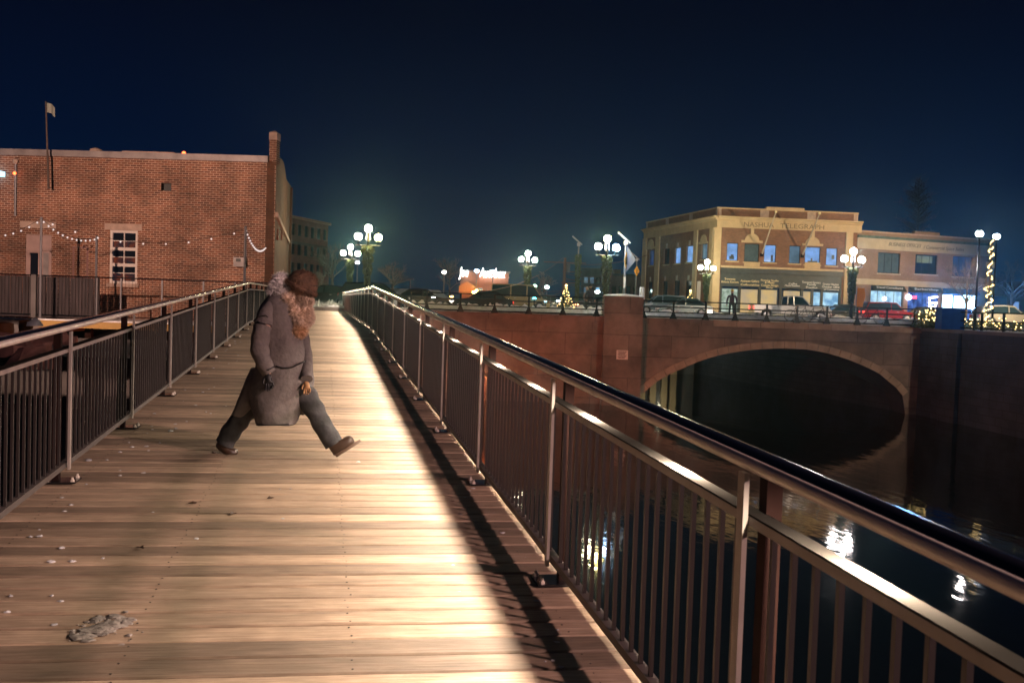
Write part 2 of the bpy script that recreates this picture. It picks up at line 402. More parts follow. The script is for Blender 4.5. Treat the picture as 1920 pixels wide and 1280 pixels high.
# snow crumbs on the deck
def deck_pt(px, py):
    d = FWD + RT*((px-960)/F) + UP*((640-py)/F)
    # ray with plane z = SL*y
    t = EYE/(SL*d.y-d.z); p = CAM+d*t
    if p.y > YC: t = (EYE-SL*YC)/(-d.z); p = CAM+d*t
    return p
def lump(mb, c, r, seed, flat=.5):
    s = MB().sphere((0,0,0), 1, 10, 6); rg = random.Random(seed); o3 = Vector((rg.random()*9, rg.random()*9, 0))
    vs = []
    for v in s.v:
        v = Vector(v); k = 1+.55*noise.noise(v*1.6+o3)+.25*noise.noise(v*4+o3)
        vs.append((c[0]+v.x*k*r, c[1]+v.y*k*r*.8, c[2]+max(v.z*k*r*flat, -.002)))
    mb.add(vs, s.f)
crumbs = MB()
spots = [(115,1027,.03),(95,1053,.035),(135,1052,.03),(287,960,.016),(368,1010,.024),(20,1117,.02),(13,1147,.024),(97,1116,.016),(193,1046,.014),(165,863,.045),
 (133,946,.022),(672,866,.03),(620,960,.0),(530,972,.02),(320,808,.04),(330,803,.03),(380,735,.03),(545,916,.012),(525,917,.014),(240,905,.0),(1036,1238,.02),(1052,1250,.02),(1022,1240,.012),
 (880,920,.02),(1045,1180,.014),(850,1060,.022),(985,1045,.015),(300,830,.02),(160,790,.02),(400,690,.03),(425,655,.03),(395,775,.02),(350,790,.02),(440,640,.04),(455,615,.05),(452,628,.04),(735,640,.03),(748,673,.03),(720,650,.03),(812,735,.02)]
rg = random.Random(5)
for i, (a, c, r) in enumerate(spots):
    if r: lump(crumbs, deck_pt(a, c), r*.62, i)
for i in range(110):
    yv = 3+rg.random()**1.5*30; xv = XL+.1+abs(rg.gauss(0, .45)) if rg.random() < .75 else XR-.1-abs(rg.gauss(0, .2))
    if XL < xv < XR: lump(crumbs, (xv, yv, dz(yv)), .006+rg.random()*.016, 200+i, .35)
tag(crumbs.build('snow_crumbs', m_dirty, None, True), 'scattered crumbs of old snow on the deck boards', None, None, 'stuff')
cl = MB(); rgc = random.Random(77)
for i, (a, c, r) in enumerate([(180,1180,.075),(212,1172,.08),(155,1192,.06),(232,1163,.05)]):
    lump(cl, deck_pt(a, c), r, 900+i, .13)
for i in range(26):
    lump(cl, deck_pt(188+rgc.gauss(0,32), 1178+rgc.gauss(0,14)), .004+rgc.random()*.012, 700+i, .4)
for i, (a, c, r) in enumerate([(185,1160,.045),(215,1156,.05),(235,1168,.04),(243,1160,.03),(140,1190,.03),(165,1200,.032),(150,1197,.02),(190,1188,.035),(205,1182,.035),(228,1208,.018),(135,1182,.016),(210,1172,.03),(178,1165,.03),(172,1192,.03)]):
    lump(cl, deck_pt(a, c), r*.85, 50+i, .25)
tag(cl.build('snow_clump', mat('grimy_slush', (.30,.265,.23), .55, noise_=(9,.5), bump=(20,1)), None, True), 'broken clump of dirty snow on the boards at lower left', 'snow clump', None, 'stuff')

for i, (a, c) in enumerate([(362,945),(438,964),(262,1028),(506,935),(388,676)]):
    p = deck_pt(a, c); b = MB(); n = 7
    v = [(0,0,.003)]+[(.028*math.cos(6.283*k/n)*(1.5 if k % 2 else .7), .02*math.sin(6.283*k/n), .004+.006*(k % 3)) for k in range(n)]
    b.add(v, [(0, 1+k, 1+(k+1) % n) for k in range(n)])
    o = b.build('fallen_leaf', mat('leaf_brown', (.05,.025,.012), .7) if i == 0 else bpy.data.materials['leaf_brown'])
    o.location = p+Vector((0,0,.002)); o.rotation_euler = (0,0,i*1.3)
    tag(o, ['curled brown leaf just left of the deck centre, nearest the person', 'flat brown leaf lying beyond a plank gap below the person', 'brown leaf pair in the shadow band at lower left', 'tiny dark leaf below the walking boots', 'small leaf beside the left railing in the distance'][i], 'leaf', 'fallen leaves on the deck')
# ------------------------------------------------------------------ the walking person
def skin(name, pts, edges, radii, m, parent, root=0, sub=2, smooth=True):
    me = bpy.data.meshes.new(name); me.from_pydata([tuple(p) for p in pts], edges, [])
    o = bpy.data.objects.new(name, me); COL.objects.link(o)
    md = o.modifiers.new('s', 'SKIN'); md.use_smooth_shade = True
    for i, v in enumerate(me.skin_vertices[0].data):
        r = radii[i]; v.radius = (r, r) if not isinstance(r, tuple) else r
        v.use_root = (i == root)
    sb = o.modifiers.new('u', 'SUBSURF'); sb.levels = sub; sb.render_levels = sub
    dg = bpy.context.evaluated_depsgraph_get(); me2 = bpy.data.meshes.new_from_object(o.evaluated_get(dg))
    me2.name = name; bpy.data.objects.remove(o)
    me2.materials.clear(); me2.materials.append(m)
    me2.polygons.foreach_set('use_smooth', [True]*len(me2.polygons))
    o = bpy.data.objects.new(name, me2); link(o, parent); return o
PB = deck_pt(530, 857)
KD = (PB-CAM).dot(FWD)/F
per = empty('person', PB, -YAW); tag(per, 'person striding across the footbridge in grey wool coat, brown fur hat and pale fur scarf', 'person')
def Zp(zx, zy, y=0.0):
    px = 360+zx/3.0476; py = 480+zy/3.0476
    dr = FWD + RT*((px-960)/F) + UP*((640-py)/F); n_ = Fg_
    q = CAM+dr*(((PB-CAM).dot(n_)+y)/dr.dot(n_))-PB
    return Vector((q.dot(Rg_), y, q.z))
m_skin = mat('skin', (.45,.28,.2), .55)
m_coat = mat('grey_wool_coat', (.145,.13,.122), .92, noise_=(30,.12), bump=(5,.9,.05), spec=.15)
m_trou = mat('dark_trousers', (.05,.05,.052), .75, noise_=(12,.3), bump=(7,.9,.03), spec=.2)
m_boot = mat('brown_leather_boot', (.05,.028,.018), .4, noise_=(15,.3))
m_sole = mat('boot_sole', (.16,.11,.08), .7)
m_hat = mat('brown_fur_hat', (.115,.062,.034), .75, noise_=(14,.5), bump=(40,1))
m_fur = mat('pale_tan_fur', (.74,.60,.46), .9, noise_=(9,.3))
m_furw = mat('white_grey_fur', (.85,.82,.78), .9, noise_=(9,.2))
m_furo = mat('ginger_fur_end', (.66,.45,.27), .9, noise_=(9,.3))
m_trim = mat('black_coat_piping', (.012,.012,.013), .6)
m_glove = mat('black_glove', (.015,.015,.016), .6)
m_tan = mat('tan_leather_mitten', (.34,.19,.09), .8, spec=.2)
m_eye = mat('eye', (.05,.04,.04), .2)
m_hair = mat('hair', (.10,.06,.04), .6)
# body
pel = Zp(490,650); hipn = Zp(470,690,-.09); hipf = Zp(530,690,.09)
kneeF = Zp(680,835,-.07); ankF = Zp(800,1068,-.06); kneeR = Zp(300,905,.08); ankR = Zp(190,1075,.08)
che = Zp(505,420); nec = Zp(520,270); nec2 = Zp(555,215); hd = Zp(612,185); hd2 = Zp(640,130)
shn = Zp(430,330,-.17); shf = Zp(520,340,.17); eln = Zp(395,560,-.25); wrn = Zp(440,680,-.23); elf = Zp(600,560,.2); wrf = Zp(648,730,.12)
pts = [pel, che, nec, nec2, hd, hipn, kneeF, ankF, hipf, kneeR, ankR, shn, eln, wrn, shf, elf, wrf]
ed = [(0,1),(1,2),(2,3),(3,4),(0,5),(5,6),(6,7),(0,8),(8,9),(9,10),(2,11),(11,12),(12,13),(2,14),(14,15),(15,16)]
rad = [.13,.13,.07,.052,.085,.085,.05,.032,.085,.05,.032,.055,.036,.025,.055,.036,.025]
skin('body', pts, ed, rad, m_skin, per)
# head shape, face turned down-right
fd = (Zp(700,275)-Zp(640,180)).normalized(); upd = (Zp(600,100)-Zp(650,190)).normalized()
hb = MB().sphere((0,0,0), .098, 20, 14)
side_ = fd.cross(upd).normalized(); upd = side_.cross(fd).normalized()
HR = Matrix((fd, side_, upd)).transposed()
hc = Zp(628,190)
vs = []
for v in hb.v:
    v = Vector(v); x, y_, z_ = v.x, v.y, v.z
    x *= 1.05; z_ *= 1.22; y_ *= .84
    if z_ < 0 and x > 0: y_ *= 1+z_*2.2; x *= 1-.05
    if abs(y_) < .018 and x > .05 and -.03 < z_ < .02: x += .022*(1-abs(y_)/.018)
    vs.append(hc+HR @ Vector((x, y_, z_)))
MB().add(vs, hb.f).build('head', m_skin, per, True)
ns = MB()
ns.sphere((0,0,0), .016, 8, 6, (1.4,.8,1.5)); ns.v = [tuple(hc+HR @ (Vector(v)+Vector((.103,0,-.012)))) for v in ns.v]; ns.build('nose', m_skin, per, True)
for s in (-1, 1):
    q = MB().sphere((0,0,0), .011, 8, 6); q.v = [tuple(hc+HR @ (Vector(v)+Vector((.09,s*.03,.012)))) for v in q.v]; q.build('eye', m_eye, per, True)
    q = MB().sphere((0,0,0), .028, 8, 6, (.7,.3,1.1)); q.v = [tuple(hc+HR @ (Vector(v)+Vector((-.005,s*.084,-.005)))) for v in q.v]; q.build('ear', m_skin, per, True)
q = MB().sphere((0,0,0), .02, 8, 6, (.4,1,.25)); q.v = [tuple(hc+HR @ (Vector(v)+Vector((.094,0,-.052)))) for v in q.v]; q.build('mouth', mat('lips', (.3,.12,.1), .5), per, True)
# fur tufts
def tufts(mb, centres, n, ln, wid, seed, droop=.3):
    rg = random.Random(seed)
    for i in range(n):
        c, r, base = centres[rg.randrange(len(centres))]
        d = Vector((rg.gauss(0,1), rg.gauss(0,1), rg.gauss(0,1))).normalized()
        p = c+Vector((d.x*r[0], d.y*r[1], d.z*r[2])); o = (d+Vector((rg.gauss(0,.35), rg.gauss(0,.35), rg.gauss(0,.35)-droop))).normalized()
        s2 = o.cross(Vector((rg.gauss(0,1), rg.gauss(0,1), rg.gauss(0,1)))).normalized()*wid
        L = ln*(.5+rg.random())
        mb.add([p-s2-o*.01, p+s2-o*.01, p+o*L*.55+s2*.7, p+o*L, p+o*L*.55-s2*.7], [(0,1,2,3,4)])
def fur(name, centres, n, ln, wid, m, seed, solid=True, parent=None, droop=.3):
    b = MB()
    for c, r, _ in centres: b.sphere(c, 1, 12, 8, (1,1,1)); k = 12*9; b.v[-k:] = [tuple(c+Vector(((v[0]-c[0])*r[0]*.97, (v[1]-c[1])*r[1]*.97, (v[2]-c[2])*r[2]*.97))) for v in b.v[-k:]]
    tufts(b, centres, n, ln, wid, seed, droop); return b.build(name, m, parent or per, True)
u3 = KD/3.0476
def E3(zx, zy, y, rx, ry, rz): return (Zp(zx, zy, y), Vector((rx*u3, ry, rz*u3)), 0)
sc1 = fur('fur_collar', [E3(512,150,0,42,.11,46), E3(488,180,0,34,.12,34), E3(530,205,0,45,.12,45), E3(470,205,0,26,.11,22)], 5200, .030, .0022, m_furw, 1, droop=.0)
sc2 = fur('fur_scarf', [E3(555,250,-.03,52,.11,50), E3(650,250,-.01,34,.09,40), E3(588,310,-.04,52,.10,50), E3(615,370,-.04,48,.08,46), E3(640,300,0,40,.09,55), E3(655,350,0,34,.08,50)], 9500, .028, .0022, m_fur, 2, droop=.08)
sc3 = fur('scarf_end', [E3(610,425,-.05,36,.07,36)], 2200, .03, .0022, m_furo, 3, droop=.15)
# hat: dome, band, brim, button
hatc = Zp(636,150); hr = Quaternion((0,1,0), math.radians(24)).to_matrix()
hm = MB().lathe([(.001,.104),(.03,.102),(.06,.092),(.09,.074),(.114,.044),(.128,.006),(.129,-.035),(.120,-.066)], 28)
hm.v = [tuple(hatc+hr @ Vector((v[0]*1.04*(1+.03*noise.noise(Vector(v)*30)), v[1]*(1+.03*noise.noise(Vector(v)*30)), v[2]*.98))) for v in hm.v]
hat = hm.build('fur_hat', m_hat, per, True)
bm2 = MB(); cs = []
for k in range(26):
    a = 6.283*k/26; cs.append((hatc+hr @ Vector((.131*math.cos(a), .124*math.sin(a), -.050)), Vector((.022,.022,.028)), 0))
b = MB(); tufts(b, cs, 1500, .014, .003, 9, 0); b.tube([c[0] for c in cs]+[cs[0][0]], .023, 8, False); b.build('hat_band', m_hat, hat, True)
b = MB(); cs = [(hatc, Vector((.122,.118,.098)), 0)]; tufts(b, cs, 1800, .012, .003, 10, 0); b.build('hat_nap', m_hat, hat, True)
b = MB().tube([hatc+hr @ Vector((.124*math.cos(a)*1.0, .12*math.sin(a), .012+.012*math.cos(a*2))) for a in [6.283*k/24 for k in range(25)]], .0055, 6, False); b.build('hat_piping', m_trim, hat, True)
MB().sphere(hatc+hr @ Vector((-.045,0,.098)), .015, 8, 6).build('hat_button', m_hat, hat, True)
# coat loft
def loft(rows, m, name, parent, n=28, seedv=0.0, fold=.012, opn=True):
    v = []; f = []
    for j, (zy, xl, xr, hdp, yc) in enumerate(rows):
        a = Zp(xl, zy); c = Zp(xr, zy); mid = (a+c)/2; h = (c-a)/2
        tl = j/(len(rows)-1)
        for k in range(n):
            t = 6.28318*k/n
            ct, st = math.cos(t), math.sin(t)
            sx2 = math.copysign(abs(ct)**.85, ct); sy3 = math.copysign(abs(st)**.85, st)
            wob = 1+fold*2*tl*math.sin(t*5+seedv+zy*.004)+fold*math.sin(t*9+zy*.01)
            v.append(mid+h*sx2*wob+Vector((0, yc+hdp*sy3*wob, .008*tl*math.sin(t*3+seedv))))
    for j in range(len(rows)-1):
        for k in range(n):
            a, c = j*n+k, j*n+(k+1) % n; f.append((a, c, c+n, a+n))
    f.append(tuple(range(n)))
    f.append(tuple(range((len(rows)-1)*n+n-1, (len(rows)-1)*n-1, -1)))
    return MB().add(v, f)
c1 = loft([(205,455,545,.07,0),(235,430,575,.13,0),(275,400,592,.175,0),(330,378,600,.20,0),(400,368,610,.20,0),(480,372,632,.20,0),(560,375,650,.205,0),(625,372,660,.21,0),(700,352,672,.225,-.01),(780,340,660,.235,-.02),(840,352,640,.235,-.03),(900,372,622,.235,-.035),(944,383,606,.235,-.04)], m_coat, 'coat', per)
c2 = loft([(640,330,520,.15,.06),(700,302,500,.165,.07),(760,278,470,.17,.08),(820,252,405,.165,.09),(870,230,352,.15,.1),(914,214,300,.13,.1)], m_coat, 'coat', per, 24, 1.7)
c3 = loft([(640,520,672,.14,.08),(720,540,684,.15,.09),(800,560,668,.15,.1),(870,585,650,.13,.1),(905,600,636,.12,.1)], m_coat, 'coat', per, 20, .6)
c1.add(c2.v, c2.f); c1.add(c3.v, c3.f)
coat = c1.build('coat', m_coat, per, True)
def limb(name, pts, radii, m, parent, seed=0, fold=.07, sub_=7, n=20, fx=1.0):
    P = [Vector(p) for p in pts]; out = []; rr2 = []
    for i in range(len(P)-1):
        p0 = P[max(i-1,0)]; p1 = P[i]; p2 = P[i+1]; p3 = P[min(i+2, len(P)-1)]
        for k in range(sub_+(1 if i == len(P)-2 else 0)):
            t = k/sub_; out.append(.5*((2*p1)+(p2-p0)*t+(2*p0-5*p1+4*p2-p3)*t*t+(3*p1-p0-3*p2+p3)*t*t*t)); rr2.append(radii[i]*(1-t)+radii[i+1]*t)
    b = MB().tube(out, rr2, n); v2 = []
    for j, q in enumerate(b.v):
        c = out[j//n]; d = Vector(q)-c; k = 1+fold*noise.noise(Vector((c.z*14+d.x*9, d.y*9+seed*3, d.z*20)))*2+fold*.6*math.sin(c.z*55+d.y*22+seed)
        v2.append(c+d*k)
    b.v = [tuple(q) for q in v2]; return b.build(name, m, parent, True)
limb('sleeve', [Zp(470,268,-.06), Zp(432,318,-.15), Zp(402,400,-.205), Zp(388,490,-.225), Zp(392,560,-.24), Zp(418,620,-.255), Zp(442,668,-.25)], [.05,.075,.078,.076,.074,.068,.060], m_coat, coat, 1, .06)
limb('sleeve', [Zp(540,290,.10), Zp(595,380,.16), Zp(634,480,.13), Zp(652,590,.00), Zp(655,705,-.155)], [.06,.066,.058,.054,.050], m_coat, coat, 2, .06)
MB().tube([Zp(352,372,-.20), Zp(378,345,-.265), Zp(420,338,-.262), Zp(462,372,-.19)], .0055, 6).build('shoulder_piping', m_trim, coat, True)
MB().tube([Zp(480,628,-.215), Zp(520,640,-.222), Zp(570,636,-.218), Zp(622,612,-.18), Zp(650,600,-.10)], .007, 6).build('pocket_piping', m_trim, coat, True)
MB().tube([Zp(388,650,-.23), Zp(410,655,-.31), Zp(440,648,-.32), Zp(468,632,-.27)], .006, 6).build('sleeve_piping', m_trim, coat, True)
b = MB()
for zy, xl, xr, y2 in ((944,383,606,-.275),):
    pass
c = loft([(938,381,608,.238,-.04),(948,384,605,.238,-.04)], m_trim, 'x', per, 28); c.build('hem_piping', m_trim, coat, True)
b = MB()
for i, zy in enumerate((420,500,580)): b.sphere(Zp(560+i*10, zy, -.17), .013, 8, 6, (1,.5,1))
# hands: palm + five bent fingers
def hand(wr, fwd, side, m, name, sz=1.0):
    fwd = Vector(fwd).normalized(); side = Vector(side).normalized(); nrm = fwd.cross(side)
    P = [wr, wr+fwd*.045*sz, wr+fwd*.085*sz]; E_ = [(0,1),(1,2)]; R = [.022*sz,.03*sz,.026*sz]
    for i, (off, L) in enumerate(((-.03,.062),(-.01,.072),(.011,.068),(.03,.05))):
        b0 = len(P); base = wr+fwd*.085*sz+side*off*sz
        P += [base, base+fwd*L*.5*sz+nrm*.008, base+fwd*L*.85*sz+nrm*.03*sz, base+fwd*L*.95*sz+nrm*.05*sz]
        R += [.0105*sz,.0095*sz,.0088*sz,.007*sz]; E_ += [(2,b0),(b0,b0+1),(b0+1,b0+2),(b0+2,b0+3)]
    b0 = len(P); base = wr+fwd*.03*sz-side*.03*sz
    P += [base, base+fwd*.035*sz-side*.02*sz+nrm*.01, base+fwd*.065*sz-side*.02*sz+nrm*.02]; R += [.013*sz,.011*sz,.008*sz]; E_ += [(1,b0),(b0,b0+1),(b0+1,b0+2)]
    return skin(name, P, E_, R, m, per, 0, 1)
hand(Zp(438,668,-.265), (.12,-.02,-1), (1,0,.1), m_glove, 'glove', .95)
hand(Zp(658,712,-.165), (.10,-.30,-1), (1,.1,.1), m_tan, 'glove', .82)
# trousers and boots
limb('trouser_leg', [Zp(545,670,-.03), Zp(612,750,-.06), Zp(684,850,-.07), Zp(742,960,-.07), Zp(812,1072,-.06)], [.11,.105,.090,.080,.082], m_trou, per, 3, .07)
limb('trouser_leg', [Zp(450,700,.06), Zp(385,810,.09), Zp(305,895,.09), Zp(238,980,.08), Zp(186,1068,.08)], [.12,.11,.092,.082,.082], m_trou, per, 4, .07)
def boot(an, toe, heel, y, ybase):
    A, T, H = an, toe, heel
    P = [A, (A*.45+H*.55)+Vector((0,0,.0)), H+(T-H)*.12, H+(T-H)*.5+(A-H)*.22, T-(T-H)*.12]
    r = skin('boot', P, [(0,1),(1,2),(1,3),(3,4)], [.068,.066,.060,.062,.056], m_boot, per, 1, 2)
    d = (T-H).normalized(); up = Vector((0,1,0)).cross(d); up = up if up.z > 0 else -up
    mb = MB(); outl = []; n = 18
    for k in range(n):
        t = 6.283*k/n; c, s = math.cos(t), math.sin(t)
        outl.append((H+T)/2+d*c*((T-H).length/2+.008)+Vector((0, s*(.050 if c > -.2 else .044), 0)))
    v = [p-up*.050 for p in outl]+[p-up*.026 for p in outl]
    f = [tuple(range(n-1,-1,-1)), tuple(range(n, 2*n))]+[(k, (k+1) % n, (k+1) % n+n, k+n) for k in range(n)]
    mb.add(v, f); mb.build('sole', m_sole, r, True); return r
boot(Zp(812,1078,-.06), Zp(944,1034,-.06), Zp(812,1118,-.06), 0, 0)
boot(Zp(186,1072,.08), Zp(278,1150,.08), Zp(128,1098,.08), 0, 0)
# ================================================================== THE SETTING
WZ, GZ, BD = -4.1, 1.03, 56.0
Rg = Vector((cy_, -sy_, 0)); Fg = Vector((sy_, cy_, 0))
def loc2(X, d, z): return Rg*X+Fg*d+Vector((0, 0, z))
def sheet(name, pts, m, kind='structure', parent=None):
    b = MB(); b.add(pts, [tuple(range(len(pts)))]); o = b.build(name, m, parent)
    if kind: o['kind'] = kind
    return o
# water
mw = bpy.data.materials.new('river_water'); mw.use_nodes = True; n = mw.node_tree; b = n.nodes['Principled BSDF']
b.inputs['Base Color'].default_value = (.004,.006,.008,1); b.inputs['Roughness'].default_value = .05; b.inputs['Specular IOR Level'].default_value = .38; b.inputs['IOR'].default_value = 1.33
t = n.nodes.new('ShaderNodeTexCoord'); mp = n.nodes.new('ShaderNodeMapping'); mp.inputs['Scale'].default_value = (1.2, .5, 1)
z = n.nodes.new('ShaderNodeTexNoise'); z.inputs['Scale'].default_value = 1.3; z.inputs['Detail'].default_value = 3
bp = n.nodes.new('ShaderNodeBump'); bp.inputs['Strength'].default_value = .22; bp.inputs['Distance'].default_value = .05
n.links.new(t.outputs['Object'], mp.inputs[0]); n.links.new(mp.outputs[0], z.inputs['Vector']); n.links.new(z.outputs['Fac'], bp.inputs['Height']); n.links.new(bp.outputs[0], b.inputs['Normal'])
sheet('water', [loc2(-60,-30,WZ), loc2(120,-30,WZ), loc2(120,140,WZ), loc2(-60,140,WZ)], mw)
sheet('ground', [loc2(-900,81,GZ-.06), loc2(900,81,GZ-.06), loc2(900,1800,GZ-.06), loc2(-900,1800,GZ-.06)], mat('snowy_ground', (.22,.22,.23), .9, noise_=(.08,.6)))
sheet('road', [loc2(-70,BD+4,GZ-.05), loc2(140,BD+4,GZ-.05), loc2(140,80.9,GZ-.05), loc2(-70,80.9,GZ-.05)], m_asph)
b = MB(); b.add([loc2(-11.2,BD+.3,GZ-.3), loc2(140,BD+.3,GZ-.3), loc2(140,BD+4,GZ-.3), loc2(-11.2,BD+4,GZ-.3), loc2(-11.2,BD+.3,GZ+.08), loc2(140,BD+.3,GZ+.08), loc2(140,BD+4,GZ+.08), loc2(-11.2,BD+4,GZ+.08)],
   [(0,3,2,1),(4,5,6,7),(0,1,5,4),(1,2,6,5),(2,3,7,6),(3,0,4,7)])
tag(b.build('pavement', m_dirty), kind='structure')
# local frame whose x runs along the view's right, y away, z up
FR = -YAW
def fempty(name, X, d, z, rz=0): return empty(name, loc2(X, d, z), FR+rz)
# ---------------- arch bridge
ab = fempty('arch_bridge', 0, BD, 0); tag(ab, 'concrete road bridge with one low arch over the dark river', 'bridge')
def lp(px, py, d=BD):   # photo pixel -> (x,z) on a frontal plane at depth d
    dr = FWD + RT*((px-960)/F) + UP*((640-py)/F)
    t = d/(dr.dot(Fg)); p = CAM+dr*t; return (p.dot(Rg), p.z)
intr = [(1186,758),(1200,741),(1235,712),(1257,700),(1305,679),(1337,668),(1375,660),(1415,655),(1461,652.5),(1517,655),(1560,664),(1596,676),(1644,697),(1679,726),(1692,742),(1700,760)]
ip = [lp(*q) for q in intr]
topz = lambda x: .98+.02*math.cos((x-7)/15)
ip[0] = (ip[0][0], WZ-.3); ip[-1] = (ip[-1][0], WZ-.3)
XE = lp(1722, 700)[0]; XP0 = lp(1131, 600)[0]; XP1 = lp(1203, 600)[0]; X0 = -12.5
b = MB(); T_ = .0
vf = []; 
poly = [(X0, WZ-.3)]+ip+[(XE+.3, WZ-.3)]
topline = [(XE+.3, topz(XE))]+[(p[0], topz(p[0])) for p in reversed(ip)]+[(X0, topz(X0))]
# front face as strips
def strip(y, flip=False):
    cols = [((X0, WZ-.3), (X0, topz(X0)))]+[((p[0], p[1]), (p[0], topz(p[0]))) for p in ip]+[((XE+.3, WZ-.3), (XE+.3, topz(XE)))]
    v = []; f = []
    for lo, hi in cols: v += [(lo[0], y, lo[1]), (hi[0], y, hi[1])]
    for i in range(len(cols)-1): f.append((2*i, 2*i+2, 2*i+3, 2*i+1))
    return v, f
v, f = strip(0); b.add(v, f); v, f = strip(24); b.add(v, f)
b.build('spandrel_wall', m_conc, ab)
v = []; f = []
for p in ip: v += [(p[0], 0, p[1]), (p[0], 24, p[1])]
for i in range(len(ip)-1): f.append((2*i, 2*i+1, 2*i+3, 2*i+2))
MB().add(v, f).build('arch_soffit', mat('shade_dark_soffit', (.045,.038,.034), .9, noise_=(.8,.4)), ab)  # soffit colour darkened to stand for the shade under the arch
# ring stones: wedge blocks along the intrados, each proud of the wall
pl_ = []
for i in range(1, len(ip)-1):
    pl_.append(Vector((ip[i][0], ip[i][1])))
L = [0]
for i in range(1, len(pl_)): L.append(L[-1]+(pl_[i]-pl_[i-1]).length)
def alongp(s):
    for i in range(1, len(L)):
        if s <= L[i] or i == len(L)-1:
            t = (s-L[i-1])/(L[i]-L[i-1]); p = pl_[i-1].lerp(pl_[i], t); tg = (pl_[i]-pl_[i-1]).normalized(); return p, Vector((-tg.y, tg.x))
NR = 26
for k in range(NR):
    p0, n0 = alongp(L[-1]*k/NR); p1, n1 = alongp(L[-1]*(k+1)/NR); g = (p1-p0)*.02; w_ = .40
    a, c, d_, e_ = p0+g, p1-g, p1-g+n1*w_, p0+g+n0*w_
    MB().prism([(a.x,a.y),(c.x,c.y),(d_.x,d_.y),(e_.x,e_.y)], -.10, .02).build('ring_stone', m_ring, ab)
b = MB(); n_ = 12
for (xa, xb) in ((X0, XP0), (XP1, XE+.3)):
    for k in range(n_):
        x0 = xa+(xb-xa)*k/n_; x1 = xa+(xb-xa)*(k+1)/n_
        bb = MB().box(x0+.012, x1-.012, -.14, .5, topz(x0)-.33, topz(x0)+.02).build('coping_stone', m_ring if xa > 0 and k > 2 else m_conc, ab)
MB().box(XP0, XP1, -.55, .9, WZ-.2, lp(1165,556)[1]).build('pier', m_conc, ab)
pc = MB(); sg = lp(1165,556)[1]
pc.lathe([(1,0),(1.0,.04),(.8,.10),(.3,.16),(.001,.17)], 20, ((XP0+XP1)/2, .15, sg), (XP1-XP0)*.52, .72); pc.build('snow_cap', m_snow, ab, True)
a0 = lp(1156,656,BD-.55); a1 = lp(1177,674,BD-.55)
sgn = fempty('notice_board', 0, BD-.56, 0); tag(sgn, 'small white notice fixed to the pier of the arch bridge', 'sign')
MB().box(a0[0], a1[0], -.03, 0, a1[1], a0[1]).build('panel', m_white, sgn)
b = MB(); w = a1[0]-a0[0]; h = a0[1]-a1[1]
for i in range(6):
    zz = a0[1]-h*(.14+.14*i); b.box(a0[0]+w*(.12+.05*(i % 2)), a1[0]-w*(.14+.06*(i % 3)), -.034, -.03, zz-.02, zz+.015)
b.build('print_lines', mat('sign_ink', (.12,.05,.05), .6), sgn, kind='stuff')
# drain hole low on the pier wall
# ---------------- quay walls
def wallseg(name, A, B, z0, z1, th, m, label=None, cat=None):
    d = (B-A); Ln = Vector((d.x, d.y, 0)).length; r = empty(name, (A.x, A.y, 0), math.atan2(d.y, d.x))
    if label: tag(r, label, cat or 'wall')
    return r, Ln
QA, QB, QC = gp(1722, BD+.2, .9), gp(1925, 46.5, .9), gp(2500, 33, .9)
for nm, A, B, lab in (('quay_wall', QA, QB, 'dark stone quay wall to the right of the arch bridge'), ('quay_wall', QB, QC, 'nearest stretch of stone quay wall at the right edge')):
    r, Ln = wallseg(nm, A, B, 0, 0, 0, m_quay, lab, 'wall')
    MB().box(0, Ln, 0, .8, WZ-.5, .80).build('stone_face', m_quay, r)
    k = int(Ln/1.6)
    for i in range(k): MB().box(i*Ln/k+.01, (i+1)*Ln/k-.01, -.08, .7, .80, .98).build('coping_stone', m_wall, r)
    for x in ((3.6,) if nm and Ln < 12 else (2.0, 9.5)): MB().box(x-.8, x+.8, -.25, 0, WZ-.4, .795).build('buttress', m_quay, r)
r, Ln = wallseg('river_wall', gp(1704, BD+.6, -2), gp(1285, 88, -2), 0, 0, 0, m_quay, 'river wall running into the dark under the arch')
MB().box(0, Ln, -.6, 0, WZ-.5, GZ-.4).build('stone_face', m_quay, r)
sheet('promenade', [gp(1722,BD+.6,.96), gp(1925,47,.96), gp(2500,33.5,.96), loc2(80,56.2,.96)], m_dirty)
# colonnade seen through the arch, with a lamp added to light it
cg = fempty('lit_colonnade', 0, 83, 0); tag(cg, 'row of pale columns lit beyond the left foot of the arch', 'columns')
for px in (1206, 1226, 1247, 1264):
    x, z = lp(px, 690, 83); MB().box(x-.26, x+.26, 0, .5, WZ-.2, GZ-.3).build('column', m_cream, cg)
x, z = lp(1240,690,83); MB().box(x-3.5, x+3, .9, 1.1, WZ-.2, GZ-.3).build('back_wall', m_wall, cg)
l = bpy.data.lights.new('lamp_light', 'POINT'); l.energy = 150; l.color = (.95,.9,.62); l.shadow_soft_size = .15
o = bpy.data.objects.new('lamp_light', l); o.location = (x-.5, -2.6, -1.0); link(o, cg)
MB().sphere((x-.5,-2.6,-.75), .12, 8, 6).build('added_lamp_bracket', m_dark, cg)
